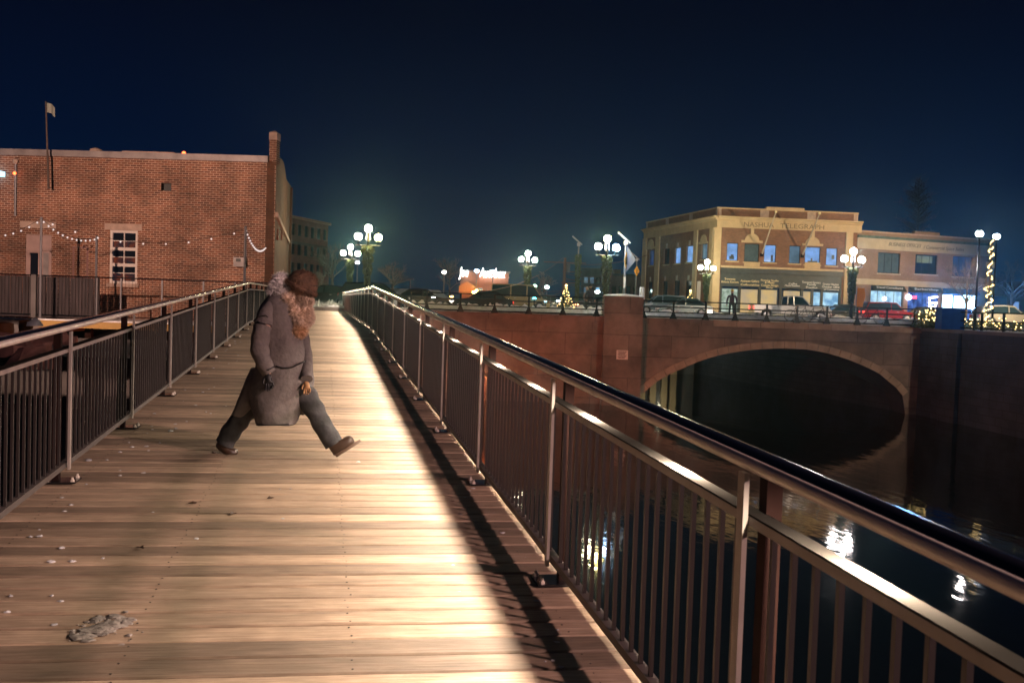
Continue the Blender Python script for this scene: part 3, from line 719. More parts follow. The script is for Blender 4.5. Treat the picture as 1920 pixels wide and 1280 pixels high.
# ---------------- bridge fence
def fence(name, pxs, dA, dB, zb, h, rails, label, pxend, flare=True):
    A = gp(pxs[0], dA, zb); B = gp(pxend, dB, zb); d = B-A; Ln = d.length
    r = empty(name, (A.x, A.y, 0), math.atan2(d.y, d.x)); tag(r, label, 'fence', 'iron fences along the bridge and quay')
    dirv = d.normalized()
    for rz in rails: MB().box(0, Ln, -.03, .03, zb+rz-.035, zb+rz+.035).build('rail', m_black, r)
    for px in pxs:
        # position along
        lo, hi = 0, Ln
        def pxof(s):
            p = A+dirv*s-CAM; return 960+F*p.dot(RT)/p.dot(FWD)
        for _ in range(30):
            m_ = (lo+hi)/2
            if pxof(m_) < px: lo = m_
            else: hi = m_
        b = MB().box(lo-.05, lo+.05, -.05, .05, zb, zb+h)
        if flare: b.prism([(lo-.22, zb), (lo+.22, zb), (lo+.07, zb+.38), (lo-.07, zb+.38)], -.045, .045)
        b.build('post', m_black, r)
    return r
fence('bridge_fence', [770,800,863,927,991,1055,1118], BD+.15, BD+.15, 1.0, 1.12, (1.08,.74,.40,.12), 'black iron fence on the bridge parapet left of the brick pier', 1131)
fence('bridge_fence', [1206,1262,1322.6,1378,1437,1494,1550,1606.8,1662,1714], BD+.15, BD+.15, 1.0, 1.08, (1.04,.70,.38,.12), 'black iron fence above the arch right of the pier', 1722)
fence('quay_fence', [1732,1765,1826,1840,1881,1925], BD-.2, 46.8, .98, 1.0, (.97,.5,.12), 'black iron fence along the quay at the right edge', 1990, False)
# snow behind the fences
def berm(name, pxa, pxb, d, z, hh, wd, seed, label, m=m_snow, n=90):
    v = []; f = []
    A = gp(pxa, d, z); B = gp(pxb, d, z); rg = random.Random(seed)
    P = [(-1,0),(-.7,.45),(-.3,.9),(.1,1),(.55,.6),(1,0)]
    for i in range(n+1):
        p = A.lerp(B, i/n); k = .55+.6*abs(noise.noise(Vector((i*.23, seed, 0))))+.3*noise.noise(Vector((i*.8, seed, 3)))
        if i in (0, n): k *= .15
        for a, c in P:
            jit = noise.noise(Vector((i*.5, a*3, seed)))*.12
            v.append(p+Fg*(a*wd+jit)+Vector((0, 0, max(c*hh*k*(1+jit*2), 0))))
    q = len(P)
    for i in range(n):
        for k in range(q-1): a = i*q+k; f.append((a, a+1, a+q+1, a+q))
    o = MB().add(v, f).build(name, m, None, True); tag(o, label, 'snow bank', 'snow banks beside the road'); return o
berm('snow_bank', 765, 1128, BD+1.4, GZ+.05, .62, .7, 1, 'low snow bank behind the fence left of the pier')
berm('snow_bank', 1206, 1722, BD+1.4, GZ+.05, .55, .7, 2, 'long snow bank behind the fence above the arch')
berm('snow_bank', 1735, 1990, BD+1.0, .97, .35, .6, 3, 'snow bank beside the blue cabinet at the right')
berm('snow_bank', 588, 645, 62.6, dz(60)+.0, .75, .7, 4, 'snow pile closing the far end of the footbridge', n=40)
berm('snow_bank', 900, 1700, 82, GZ, .5, .9, 5, 'snow ridge on the far side of the road', m_dirty)
# end platform of footbridge
sheet('path', [(XL-1.5, YE-.05, dz(60)-.03), (XR+1.5, YE-.05, dz(60)-.03), (XR+1.5, YE+6, GZ-.045), (XL-1.5, YE+6, GZ-.045)], m_dirty)
# ---------------- facades
class Facade:
    def __init__(s, name, pxa, da, pxb, db, z0, label=None, cat=None, parent=None):
        s.A = gp(pxa, da, z0); B = gp(pxb, db, z0); d = B-s.A; s.L = math.hypot(d.x, d.y); s.ang = math.atan2(d.y, d.x); s.z0 = z0
        s.ex = Vector((math.cos(s.ang), math.sin(s.ang), 0)); s.ny = Vector((-math.sin(s.ang), math.cos(s.ang), 0))
        if label: s.root = empty(name, s.A, s.ang); tag(s.root, label, cat)
        else: s.root = None
    def uv(s, px, py):
        dr = FWD + RT*((px-960)/F) + UP*((640-py)/F); t = (s.A-CAM).dot(s.ny)/dr.dot(s.ny); p = CAM+dr*t-s.A
        return p.dot(s.ex), p.z
    def rect(s, x0, y0, x1, y1):
        a = s.uv(x0, (y0)); c = s.uv(x1, y1); e_ = s.uv(x0, y1); g = s.uv(x1, y0)
        return (a[0]+e_[0])/2, (c[0]+g[0])/2, (c[1]+e_[1])/2, (a[1]+g[1])/2   # u0,u1,z0,z1
    def place(s, o):     # attach an object built in this facade's frame to a root of another frame
        return o
def holed_wall(L, H, holes, u0=0, z0=0, th=.3):
    us = sorted({u0, L}|{h[0] for h in holes}|{h[1] for h in holes}); zs = sorted({z0, H}|{h[2] for h in holes}|{h[3] for h in holes})
    b = MB()
    for i in range(len(us)-1):
        for j in range(len(zs)-1):
            cu, cz = (us[i]+us[i+1])/2, (zs[j]+zs[j+1])/2
            if any(h[0] < cu < h[1] and h[2] < cz < h[3] for h in holes): continue
            b.add([(us[i],0,zs[j]),(us[i+1],0,zs[j]),(us[i+1],0,zs[j+1]),(us[i],0,zs[j+1])], [(0,1,2,3)])
    for h in holes:
        a, c, d, e_ = h[:4]
        b.add([(a,0,d),(c,0,d),(c,0,e_),(a,0,e_),(a,th,d),(c,th,d),(c,th,e_),(a,th,e_)], [(0,1,5,4),(1,2,6,5),(2,3,7,6),(3,0,4,7)])
    return b
def sub(parent_root, name, fac):   # a child empty-less frame: returns matrix to place meshes built in fac frame under another root
    M = parent_root.matrix_world.inverted() if False else None
def frame_to(root_fac, fac):
    a = Matrix.Translation(root_fac.A) @ Matrix.Rotation(root_fac.ang, 4, 'Z'); c = Matrix.Translation(fac.A) @ Matrix.Rotation(fac.ang, 4, 'Z')
    return a.inverted() @ c
def window(parent, rc, glass, frame=m_white, depth=.14, mull=(1, 1), name='window', M4=None, fw=.05, sill=None, fd=None):
    u0, u1, z0, z1 = rc; b = MB()
    b.box(u0, u1, depth-.04, depth, z1-fw, z1); b.box(u0, u1, depth-.04, depth, z0, z0+fw); b.box(u0, u0+fw, depth-.04, depth, z0+fw, z1-fw); b.box(u1-fw, u1, depth-.04, depth, z0+fw, z1-fw)
    for k in range(1, mull[0]): x = u0+(u1-u0)*k/mull[0]; b.box(x-fw*.3, x+fw*.3, depth-.035, depth-.005, z0+fw, z1-fw)
    for k in range(1, mull[1]): zz = z0+(z1-z0)*k/mull[1]; b.box(u0+fw, u1-fw, depth-.032, depth-.008, zz-fw*.3, zz+fw*.3)
    w = b.build(name, frame, parent)
    if M4 is not None: w.matrix_local = M4
    MB().box(u0+fw*.5, u1-fw*.5, depth, depth+.012, z0+fw*.5, z1-fw*.5).build('pane', glass, w)
    if sill: MB().box(u0-.1, u1+.1, -.08, depth-.05, z0-.12, z0-.005).build('sill', sill, w)
    return w
def text(s, size, name, m, parent, loc, ext=.02, italic=0.0, width=None, M4=None, rotx=90):
    cu = bpy.data.curves.new(name, 'FONT'); cu.body = s; cu.size = size; cu.extrude = ext; cu.align_x = 'CENTER'; cu.align_y = 'CENTER'; cu.shear = italic; cu.resolution_u = 2
    t = bpy.data.objects.new(name, cu); COL.objects.link(t)
    me = bpy.data.meshes.new_from_object(t.evaluated_get(bpy.context.evaluated_depsgraph_get())); bpy.data.objects.remove(t)
    me.materials.clear(); me.materials.append(m); me.name = name
    xs = [v.co.x for v in me.vertices]; w0 = max(xs)-min(xs)
    k = (width/w0) if width else 1
    me.transform(Matrix.Rotation(math.radians(rotx), 4, 'X') @ Matrix.Diagonal((k, 1, 1, 1)))
    o = bpy.data.objects.new(name, me); link(o, parent)
    Lm = Matrix.Translation(loc); o.matrix_local = (M4 @ Lm) if M4 is not None else Lm
    return o
# lit window panes: what stands behind the glass glows
def litpane(name, col, s, scale=1.2, amt=.5, col2=None):
    m = bpy.data.materials.new(name); m.use_nodes = True; n = m.node_tree; b = n.nodes['Principled BSDF']; b.inputs['Base Color'].default_value = (.01,.01,.01,1); b.inputs['Roughness'].default_value = .1
    t = n.nodes.new('ShaderNodeTexCoord'); z = n.nodes.new('ShaderNodeTexNoise'); z.inputs['Scale'].default_value = scale; z.inputs['Detail'].default_value = 4
    cr = n.nodes.new('ShaderNodeValToRGB'); cr.color_ramp.elements[0].position = .35; cr.color_ramp.elements[1].position = .6
    c2 = col2 or tuple(x*(1-amt) for x in col)
    cr.color_ramp.elements[0].color = tuple(c2)+(1,); cr.color_ramp.elements[1].color = tuple(col)+(1,)
    n.links.new(t.outputs['Object'], z.inputs['Vector']); n.links.new(z.outputs['Fac'], cr.inputs[0]); n.links.new(cr.outputs[0], b.inputs['Emission Color']); b.inputs['Emission Strength'].default_value = s
    return m
p_blue = litpane('blue_lit_pane', (.24,.46,.92), .9, 1.6, .35); p_blued = litpane('dim_blue_pane', (.10,.17,.24), .9, 1.5, .4); p_navy = litpane('navy_pane', (.02,.035,.12), .8)
p_grey = litpane('blind_pane', (.09,.11,.09), .8, 2, .3); p_dark = m_glassd
p_warm = litpane('warm_shop_pane', (.75,.52,.22), .85, .9, .3, (.55,.42,.28)); p_shopw = litpane('white_shop_pane', (.6,.72,.62), .8, 2.0, .5, (.22,.3,.2))
p_cyan = litpane('cyan_shop_pane', (.55,.85,1.0), 1.0, 1.4, .5, (.15,.35,.6)); p_bwhite = litpane('bright_screen_pane', (.55,.85,1.0), 7, 1.2, .3); p_bluesh = litpane('blue_shop_pane', (.10,.22,.75), .8, 1.5, .7, (.01,.03,.2))
# ---------------- corner building: front and left faces
f1 = Facade('corner_building', 1337, 88, 1600, 89, GZ, 'two storey brick corner building with cream pilasters and cornice lettering', 'building')
R1 = f1.root
f2 = Facade('x', 1205, 106, 1337, 88, GZ)
M2 = frame_to(f1, f2)
HT1 = f1.uv(1345, 388)[1]; HC1 = f1.uv(1345, 405)[1]; HF1 = f1.uv(1345, 426)[1]
W1 = [((1362.7,455.6,1384,489), p_blue), ((1395.5,457,1423.3,491), p_grey), ((1432.7,459,1455,492), p_blue), ((1479.7,460.6,1500.5,494), p_blued), ((1509,463,1538,496), p_blue), ((1549,465,1570,498), p_blue)]
SH = [((1352,540,1385,578), p_shopw), ((1388,541,1423,579), p_warm), ((1426,542,1459,580), p_warm), ((1468,544,1502,582), p_warm), ((1505,545,1522,582), p_warm), ((1524,546,1540,583), p_cyan), ((1542,547,1574,584), p_cyan)]
holes = [f1.rect(*q[0]) for q in W1]
zb = f1.uv(1400, 503)[1]; sr = (f1.uv(1350,540)[0], f1.uv(1578,540)[0], .01, zb)
wl = holed_wall(f1.L, HC1, holes+[sr]); wl.build('wall', m_brickR, R1)
for (q, g), h in zip(W1, holes):
    window(R1, h, g, m_dark, .12, (1, 1), sill=m_cream)
# furniture silhouettes behind some panes
b = MB()
for q in ((1368,480,1377,486), (1371,477,1376,481), (1446,478,1450,490), (1515,489,1533,495), (1521,484,1524,489), (1560,478,1565,486)):
    u0, u1, z0, z1 = f1.rect(*q); b.box(u0, u1, .10, .115, z0, z1)
b.build('shade_in_window', m_shop, R1)
for cx in (1409.5, 1523):
    u, z = f1.uv(cx, 455 if cx < 1500 else 461); rd = (f1.uv(cx+13.5, 455)[0]-u)
    MB().prism([(u+rd*math.cos(t_), z+.18+rd*.95*math.sin(t_)) for t_ in [math.pi*k/14 for k in range(15)]], -.10, .0-.002).build('tympanum', m_cream, R1)
    MB().box(u-rd*1.45, u+rd*1.45, -.16, -.002, z, z+.2).build('hood_bar', m_cream, R1)
    MB().box(u-.13, u+.13, -.16, -.002, z+.18+rd*.93, HF1-.0).build('keystone', m_cream, R1)
    q = f1.rect(cx-14.5, 492, cx+14.5, 504); MB().box(q[0], q[1], -.05, -.002, zb+.2, q[3]).build('apron_panel', m_cream, R1)
q = MB().box(sr[0]-.05, sr[1]+.05, -.14, -.002, zb, zb+.18).build('belt_course', m_cream, R1)
# pilasters, cornice, parapet (front)
for a, c in ((1337.5, 1351), (1585, 1598)):
    q = f1.rect(a, 430, c, 500); MB().box(q[0], q[1], -.12, -.002, 0, HF1).build('pilaster', m_cream, R1)
def cornice(L0, L1, root, M4=None):
    prof = [(0, HF1), (-.10, HF1), (-.10, HC1-.35), (-.22, HC1-.30), (-.24, HC1-.18), (-.45, HC1-.10), (-.48, HC1), (0, HC1)]
    n = len(prof); v = [(L0, y, z) for y, z in prof]+[(L1, y, z) for y, z in prof]
    f = [tuple(range(n)), tuple(range(2*n-1, n-1, -1))]+[(k, (k+1) % n, (k+1) % n+n, k+n) for k in range(n)]
    o = MB().add(v, f).build('cornice', m_cream, root)
    if M4 is not None: o.matrix_local = M4
cornice(-.02, f1.L+.35, R1); cornice(-.35, f2.L+.3, R1, M2)
def parapet(fac, L0, L1, M4=None, bays=3, raised=None):
    o = MB().box(L0, L1, .05, .35, HC1+.0, HT1-.12).build('parapet', m_brickR, R1)
    c = MB().box(L0-.05, L1+.05, -.02, .42, HT1-.12, HT1).build('parapet_coping', m_cream, R1)
    L_ = [o, c]
    for k in range(bays+1):
        x = L0+(L1-L0)*k/bays; L_.append(MB().box(max(x-.4, L0), min(x+.4, L1), .02, .049, HC1+.05, HT1-.13).build('parapet_block', m_stone, R1))
    if raised: L_.append(MB().box(raised[0], raised[1], -.04, .5, HT1+.005, HT1+.2).build('parapet_coping', m_cream, R1))
    if M4 is not None:
        for q in L_: q.matrix_local = M4
parapet(f1, 0, f1.L, None, 3, (f1.uv(1437,395)[0], f1.uv(1508,395)[0])); parapet(f2, 0, f2.L, M2, 3)
u0 = f1.uv(1394, 420)[0]; u1 = f1.uv(1450, 420)[0]; u2 = f1.uv(1463, 420)[0]; u3 = f1.uv(1545, 425)[0]; zt = (HF1+HC1-.35)/2
m_let = mat('carved_letter', (.22,.15,.09), .8)
text('NASHUA', .62, 'lettering', m_let, R1, ((u0+u1)/2, -.105, zt), .01, 0, u1-u0); text('TELEGRAPH', .62, 'lettering', m_let, R1, ((u2+u3)/2, -.105, zt), .01, 0, u3-u2)
# shopfront
o = MB().box(sr[0], sr[1], .05, .2, f1.uv(1400,538)[1], zb-.0).build('shop_fascia', m_shop, R1)
MB().box(sr[0]-.02, sr[1]+.02, -.12, .05, zb-.45, zb-.03).build('fascia_cornice', m_shop, R1)
for (q, g) in SH:
    rc = f1.rect(*q); rc = (rc[0], rc[1], .35, rc[3]); window(R1, rc, g, m_shop, .2, (1,1), name='shop_window', fw=.08)
MB().box(sr[0], sr[1], .08, .3, 0, .35).build('stall_riser', m_shop, R1)
for px in (1351, 1386.5, 1424.5, 1463.5, 1503.5, 1523, 1541, 1576):
    u = f1.uv(px, 560)[0]; MB().box(u-.11, u+.11, .02, .22, .0, f1.uv(1400,538)[1]).build('shop_mullion', m_shop, R1)
m_gilt = mat('gilt_sign_letter', (.75,.62,.34), .5, emit=((.8,.62,.3), .25)); m_sil = mat('silver_sign_letter', (.7,.7,.66), .5, emit=((.7,.68,.6), .18))
for i, (px, py, wpx, s_, m_) in enumerate([(1369,523,20,'Sweets',m_gilt),(1369,528.5,32,'Bakery Kitchen',m_gilt),(1406.5,527,35,'Antiques Gallery',m_gilt),(1406.5,534,35,'Collectables',m_gilt),
        (1443.5,526,33,'Framing Studio',m_gilt),(1443.5,530,18,'& Prints',m_gilt),(1443.5,535,32,'Custom Design',m_gilt),(1443,539,13,'Shop',m_gilt),(1487,532,16,'Coffee',m_sil),(1486,535.5,28,'House Roasters',m_sil),
        (1522,529.5,34,'Downtown Dentistry',m_sil),(1522,533.5,17,'Family',m_sil),(1522,539,21,'Practice',m_sil),(1558,533,30,'Greater Nashua',m_sil),(1558,538,33,'Chamber Office',m_sil),(1559,543,28,'of Commerce',m_sil)]):
    u, z = f1.uv(px, py); wd = f1.uv(px+wpx/2, py)[0]-f1.uv(px-wpx/2, py)[0]
    text(s_, .27, 'lettering', m_, R1, (u, .045, z), .012, 0, wd)
# left face of the corner building
W2 = [((1216.8,468.7,1226,497.8), p_navy), ((1245,466,1255,495.6), p_dark), ((1265,464,1276,494), p_blue), ((1286.5,460.6,1299,492), p_blue), ((1315,457,1326,486), p_blued),
      ((1215,528,1222.7,560), p_dark), ((1242,527,1251,562), p_dark), ((1263,526,1274,563), p_dark), ((1284.6,526,1296,565), p_dark)]
h2 = [f2.rect(*q[0]) for q in W2]
o = holed_wall(f2.L, HC1, h2).build('wall', m_brickR, R1); o.matrix_local = M2
for (q, g), h in zip(W2, h2):
    window(R1, h, g, m_dark, .15, M4=M2, sill=m_cream)
    k = MB().box((h[0]+h[1])/2-.16, (h[0]+h[1])/2+.16, -.07, -.002, h[3]+.02, h[3]+.5).build('keystone', m_stone, R1); k.matrix_local = M2
for a, c in ((1206,1213), (1230,1237.5), (1301.5,1308), (1331,1337)):
    q = f2.rect(a, 440, c, 500); o = MB().box(q[0], q[1], -.12, -.002, 0, HF1).build('pilaster', m_cream, R1); o.matrix_local = M2
for cx in (1221.3, 1320.5):
    q = f2.rect(cx-7, 440, cx+7, 456 if cx > 1300 else 466); um = (q[0]+q[1])/2; rd = (q[1]-q[0])/2*.8; zc = q[2]+.15
    o = MB().prism([(um+rd*math.cos(t_), zc+rd*.95*math.sin(t_)) for t_ in [math.pi*k/12 for k in range(13)]], -.10, -.002).build('tympanum', m_cream, R1); o.matrix_local = M2
    o = MB().box(um-rd*1.4, um+rd*1.4, -.14, -.002, zc-.2, zc).build('hood_bar', m_cream, R1); o.matrix_local = M2
v0 = M2 @ Vector((0,0,HC1)); v1 = M2 @ Vector((f2.L,0,HC1))
MB().add([v0, v1, (f1.L,0,HC1-.02), (f1.L+2,18,HC1-.02), (v0[0]+4, v0[1], HC1-.02)], [(0,1,2,3,4)]).build('roof', m_wall, R1)
MB().box(f1.L-.01, f1.L, 0, 18, 3, HC1).build('side_wall', m_brickR, R1)
# flagpoles on its front, leaning out over the street
for (b0, t0, lab) in (((1428,478), (1455,397), 'left bare flagpole leaning out from the corner building front'), ((1504,480), (1537,400), 'right bare flagpole leaning out from the corner building front')):
    ub, zb2 = f1.uv(*b0); ut, zt2 = f1.uv(*t0)
    P0 = f1.A+f1.ex*ub+Vector((0,0,zb2)); P1 = at(t0[0], t0[1], 85.0)
    r = empty('flagpole', P0); tag(r, lab, 'flagpole', 'flagpoles on the corner building')
    MB().tube([(0,0,0), P1-P0], [.075,.05], 8).build('pole', m_cream2, r, True); MB().sphere(P1-P0, .12, 8, 6).build('finial', m_gilt, r, True)
    MB().cbox((0,-.05,0), .25, .2, .3).build('bracket', m_dark, r)
# ---------------- pale office building to the right
f3 = Facade('office_building', 1600, 90.5, 1846, 96, GZ, 'pale pink brick office building with lettered cream band beside the corner building', 'building')
R3 = f3.root
g = f3.rect
H3 = f3.uv(1700, 437.5)[1]; zc1 = f3.uv(1700, 451)[1]; zc0 = f3.uv(1700, 471)[1]; zg1 = f3.uv(1700,448)[1]
W3 = [(1646,474,1687.5,512.5), (1716,477.5,1757.5,514), (1786,481,1824,519)]
S3 = [(1632,547,1694,578), (1702,549,1762,582), (1767,550,1831,585)]
h3 = [g(*q) for q in W3]; zs = f3.uv(1700, 537)[1]
s3 = [(g(*q)[0], g(*q)[1], .02, zs) for q in S3]
holed_wall(f3.L, H3-.15, h3+s3).build('wall', m_brickP, R3)
MB().box(-.02, f3.L+.05, -.03, .4, H3-.15, H3).build('parapet_coping', m_stone, R3)
q = g(1715,436,1762,440); MB().box(q[0], q[1], -.02, .35, H3+.005, H3+.28).build('parapet_block', m_brickP, R3)
MB().box(-.02, f3.L+.05, -.22, -.002, zc1, zg1+.08).build('gutter_trim', m_green, R3)
MB().box(-.02, f3.L+.03, -.08, -.002, zc0, zc1-.003).build('sign_band', m_cream2, R3)
u0 = f3.uv(1664,462)[0]; u1 = f3.uv(1725,466)[0]; u2 = f3.uv(1730,466)[0]; u3 = f3.uv(1806,472)[0]; zm = (zc0+zc1)/2
m_ink = mat('dark_sign_letter', (.10,.10,.09), .7)
text('BUSINESS OFFICES', .5, 'lettering', m_ink, R3, ((u0+u1)/2, -.085, zm+.05), .01, .3, u1-u0); text('/ Commercial Space Suites', .5, 'lettering', m_ink, R3, ((u2+u3)/2, -.085, zm-.02), .01, .3, u3-u2)
for i, (q, h) in enumerate(zip(W3, h3)):
    w = window(R3, h, (p_grey if i == 0 else p_navy if i == 2 else p_dark), m_dark, .15, (3,1), sill=m_cream2)
q = g(1721,480,1750,493); MB().box(q[0], q[1], .135, .148, q[2], q[3]).build('half_drawn_blind', litpane('blind_glow', (.22,.26,.16), .8, 2, .3), R3)
MB().box(-.02, f3.L+.03, -.18, -.002, zs+.30, zs+.55).build('belt_course', m_cream2, R3)
MB().box(-.02, f3.L+.03, -.06, -.002, zs, zs+.299).build('belt_frieze', m_cream2, R3)
for i, (q, h) in enumerate(zip(S3, s3)):
    window(R3, (h[0], h[1], .4, h[3]-.5), (p_cyan, p_bluesh, p_bluesh)[i], m_dark, .25, (4, 1), name='shop_window')
    MB().prism([(0,0),(1,0),(1,1),(0,1)], 0, 1)
    a = MB(); a.add([(h[0],-.02,h[3]),(h[1],-.02,h[3]),(h[1],-.45,h[3]-.55),(h[0],-.45,h[3]-.55),(h[0],.2,h[3]),(h[1],.2,h[3]),(h[1],.2,h[3]-.55),(h[0],.2,h[3]-.55)],
        [(0,1,2,3),(0,3,7,4),(1,5,6,2),(3,2,6,7),(4,7,6,5),(0,4,5,1)]); a.build('awning', (m_shop, m_shop, mat('blue_awning', (.01,.06,.16), .6))[i], R3)
    MB().box(h[0], h[1], .12, .3, 0.0, .4).build('stall_riser', m_shop, R3)
for i, (px, py, s_, wpx) in enumerate([(1664,541.5,'Travel Consultants',50),(1733,544.5,'Barbershop',44)]):
    u, z = f3.uv(px, py); text(s_, .3, 'lettering', m_sil, R3, (u, -.36 if 0 else -.30, z+.1), .01, 0, 1.0*(f3.uv(px+wpx/2,py)[0]-f3.uv(px-wpx/2,py)[0]))
for (q, mm) in (((1768,553,1787,577), p_bwhite), ((1791,555,1807,578), p_bwhite), ((1808,554,1829,579), p_bwhite)):
    rc = g(*q); MB().box(rc[0], rc[1], .12, .16, rc[2], rc[3]).build('lit_screen', mm, R3)
nb = g(1698,551,1706,563); MB().sphere(((nb[0]+nb[1])/2, -.1, (nb[2]+nb[3])/2), .28, 10, 8).build('neon_sign', emat('white_neon', (.75,.75,1), 14), R3)
nb = g(1706,553,1717,562); MB().box(nb[0], nb[1], -.12, -.05, nb[2]+.1, nb[3]-.1).build('neon_sign', emat('red_neon', (1,.05,.10), 5), R3)
nb = g(1744,556,1758,576); MB().tube([(nb[1],.1,nb[3]),(nb[0],.1,nb[3]-.15),(nb[0],.1,(nb[2]+nb[3])/2-.1),(nb[1],.1,nb[2]+.45),(nb[1]-.2,.1,nb[2]),(nb[0],.1,nb[2]+.1)], .11, 6).build('neon_sign', emat('violet_neon', (.8,.75,1), 8), R3)
u, z = f3.uv(1664,560); MB().sphere((u-.2,.2,z), .2, 8, 6).build('shop_lamp', emat('shop_lamp_glow', (1,1,1), 8), R3)
MB().box(0, f3.L, 0.4, 14, H3-.5, H3-.3).build('roof', m_wall, R3)
# ---------------- old brick building at left
f4 = Facade('old_brick_building', -90, 43.6, 511, 43, .2, 'old orange brick mill building with white sash window, left of the footbridge', 'building')
R4 = f4.root; g = f4.rect; L4 = f4.L
H4 = f4.uv(505, 305)[1]
w_win = g(205.5,432,257.5,531.5); w_door = g(47,440,96,592); w_door = (w_door[0], w_door[1], f4.uv(70,520)[1], w_door[3]); w_vent = g(302,343,321,358)
holed_wall(L4, H4, [w_win, w_door, w_vent]).build('wall', m_brickL, R4)
MB().box(-.1, L4-.35, -.15, .45, H4, H4+.28).build('parapet_coping', m_coping, R4)
MB().box(w_vent[0]-.1, w_vent[1]+.1, .3, .32, w_vent[2]-.1, w_vent[3]+.1).build('vent_recess', m_shop, R4)
# sash window: three lights, each two panes wide and two high, arched reflections
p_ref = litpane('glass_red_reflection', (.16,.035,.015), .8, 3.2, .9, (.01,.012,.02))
u0, u1, z0, z1 = w_win; fr = MB(); fw = .11; sash = (z1-z0-2*fw)/3
fr.box(u0, u0+fw, .04, .12, z0, z1); fr.box(u1-fw, u1, .04, .12, z0, z1); fr.box(u0+fw, u1-fw, .04, .12, z1-fw, z1); fr.box(u0+fw, u1-fw, .04, .12, z0, z0+fw)
wo4 = fr.build('window', m_white, R4)
for k in (1, 2): MB().box(u0+fw, u1-fw, .03, .13, z0+fw+sash*k-.07, z0+fw+sash*k+.07).build('transom', m_white, wo4)
MB().box((u0+u1)/2-.02, (u0+u1)/2+.02, .05, .11, z0+fw, z1-fw).build('mullion', m_white, wo4)
for k in range(3):
    za = z0+fw+sash*k; MB().box(u0+fw, u1-fw, .055, .105, za+sash/2-.018, za+sash/2+.018).build('glazing_bar', m_white, wo4)
    for i in (0, 1):
        for j in (0, 1): MB().box(u0+fw+i*(u1-u0-2*fw)/2+.025, u0+fw+(i+1)*(u1-u0-2*fw)/2-.025, .10, .112, za+j*sash/2+.02, za+(j+1)*sash/2-.02).build('pane', p_ref if j == 0 else m_glassd, wo4)
q = g(197,421,267,432); MB().box(q[0], q[1], -.06, -.002, w_win[3]+.005, w_win[3]+.28).build('lintel', m_stone, R4)
MB().box(w_win[0]-.1, w_win[1]+.1, -.08, -.002, w_win[2]-.15, w_win[2]-.005).build('sill', m_stone, R4)
q = g(39,416,106,428); MB().box(q[0], q[1], -.06, -.002, q[2], q[3]).build('lintel', m_stone, R4)
dr = MB().box(w_door[0], w_door[1], .06, .12, w_door[2], w_door[3]).build('panelled_door', m_pink, R4)
q = g(56,474,70,519); MB().box(q[0], q[1], .045, .058, q[2], q[3]).build('door_pane', m_glassd, dr)
q = g(80,474,90,519); MB().box(q[0], q[1], .045, .058, q[2], q[3]).build('door_pane', m_coping, dr)
for q in ((50,445,94,462),): q = g(*q); MB().box(q[0], q[1], .05, .058, q[2], q[3]).build('door_panel', m_pink, dr)
q = g(136,462,166,522); b = MB(); b.box(q[0], q[0]+.09, -.02, -.002, q[2], q[3]); b.box(q[1]-.09, q[1], -.02, -.002, q[2], q[3]); b.box(q[0]+.09, q[1]-.09, -.02, -.002, q[3]-.09, q[3]); b.build('blocked_opening', m_brickD, R4)
q = g(441,483,462,500); bx = MB().box(q[0], q[1], -.25, -.002, q[2], q[3]).build('utility_box', m_coping, R4); q = g(446,483,455,489); MB().box(q[0], q[1], -.26, -.252, q[2]-.05, q[3]-.05).build('box_opening', m_shop, bx)
u, z = f4.uv(32, 303); zb4 = f4.uv(30, 405)[1]; MB().tube([(u,-.1,z),(u,-.1,zb4)], .05, 8).build('conduit', m_galv, R4, True)
MB().sphere((u,-.12,z), .13, 8, 6).build('conduit_head', m_stone, R4); u, z = f4.uv(32, 326); MB().sphere((u,-.2,z), .07, 8, 6).build('red_light', emat('red_lamp_glow', (1,.12,.03), 7), R4)
u, z = f4.uv(3, 328); MB().box(u-.5, u+.22, -.5, -.1, z-.1, z+.12).build('wall_floodlight', emat('floodlight_glow', (.45,.8,1), 2.2), R4)
# roof objects
MB().tube([(f4.uv(46,290)[0],1,H4),(f4.uv(46,290)[0],1,f4.uv(46,278)[1])], .09, 8).build('roof_vent', m_stone, R4); u = f4.uv(160,290)[0]
MB().lathe([(.1,0),(.1,.3),(.28,.3),(.26,.42),(.05,.5)], 12, (u,1,H4+.1)).build('roof_vent', m_stone, R4)
q = g(219,283,318,297); MB().box(q[0], q[1], .5, 4, H4, q[3]+.05).build('roof_box', m_stone, R4)
M5_ = frame_to(f4, Facade('x', 511, 43, 539.5, 68, .2)); a_ = M5_ @ Vector((24, .5, 0)); a0_ = M5_ @ Vector((.4, .5, 0))
MB().add([(-.1,.45,H4-.1),(a0_[0],.45,H4-.1),(a_[0],a_[1],H4-.1),(-.1,a_[1],H4-.1)], [(0,1,2,3)]).build('roof', m_wall, R4)
MB().sphere((f4.uv(343,297)[0], .1, H4+.32), .09, 8, 6).build('red_light', bpy.data.materials['red_lamp_glow'], R4)
# chimney pier with stone cap
q = g(502.5,262,515.5,305); MB().box(L4-.33, L4, -.0+.002, .5, H4, q[3]).build('chimney', m_brickL, R4)
zt = f4.uv(509,243)[1]; MB().add([(L4-.35,-.02,q[3]),(L4+.02,-.02,q[3]),(L4+.02,.52,q[3]),(L4-.35,.52,q[3]),(L4-.35,-.02,zt-.12),(L4+.02,-.02,zt-.12),(L4+.02,.52,zt-.12),(L4-.35,.52,zt-.12),(L4-.165,.25,zt)],
    [(0,1,5,4),(1,2,6,5),(2,3,7,6),(3,0,4,7),(4,5,8),(5,6,8),(6,7,8),(7,4,8)]).build('chimney_cap', m_stone, R4)
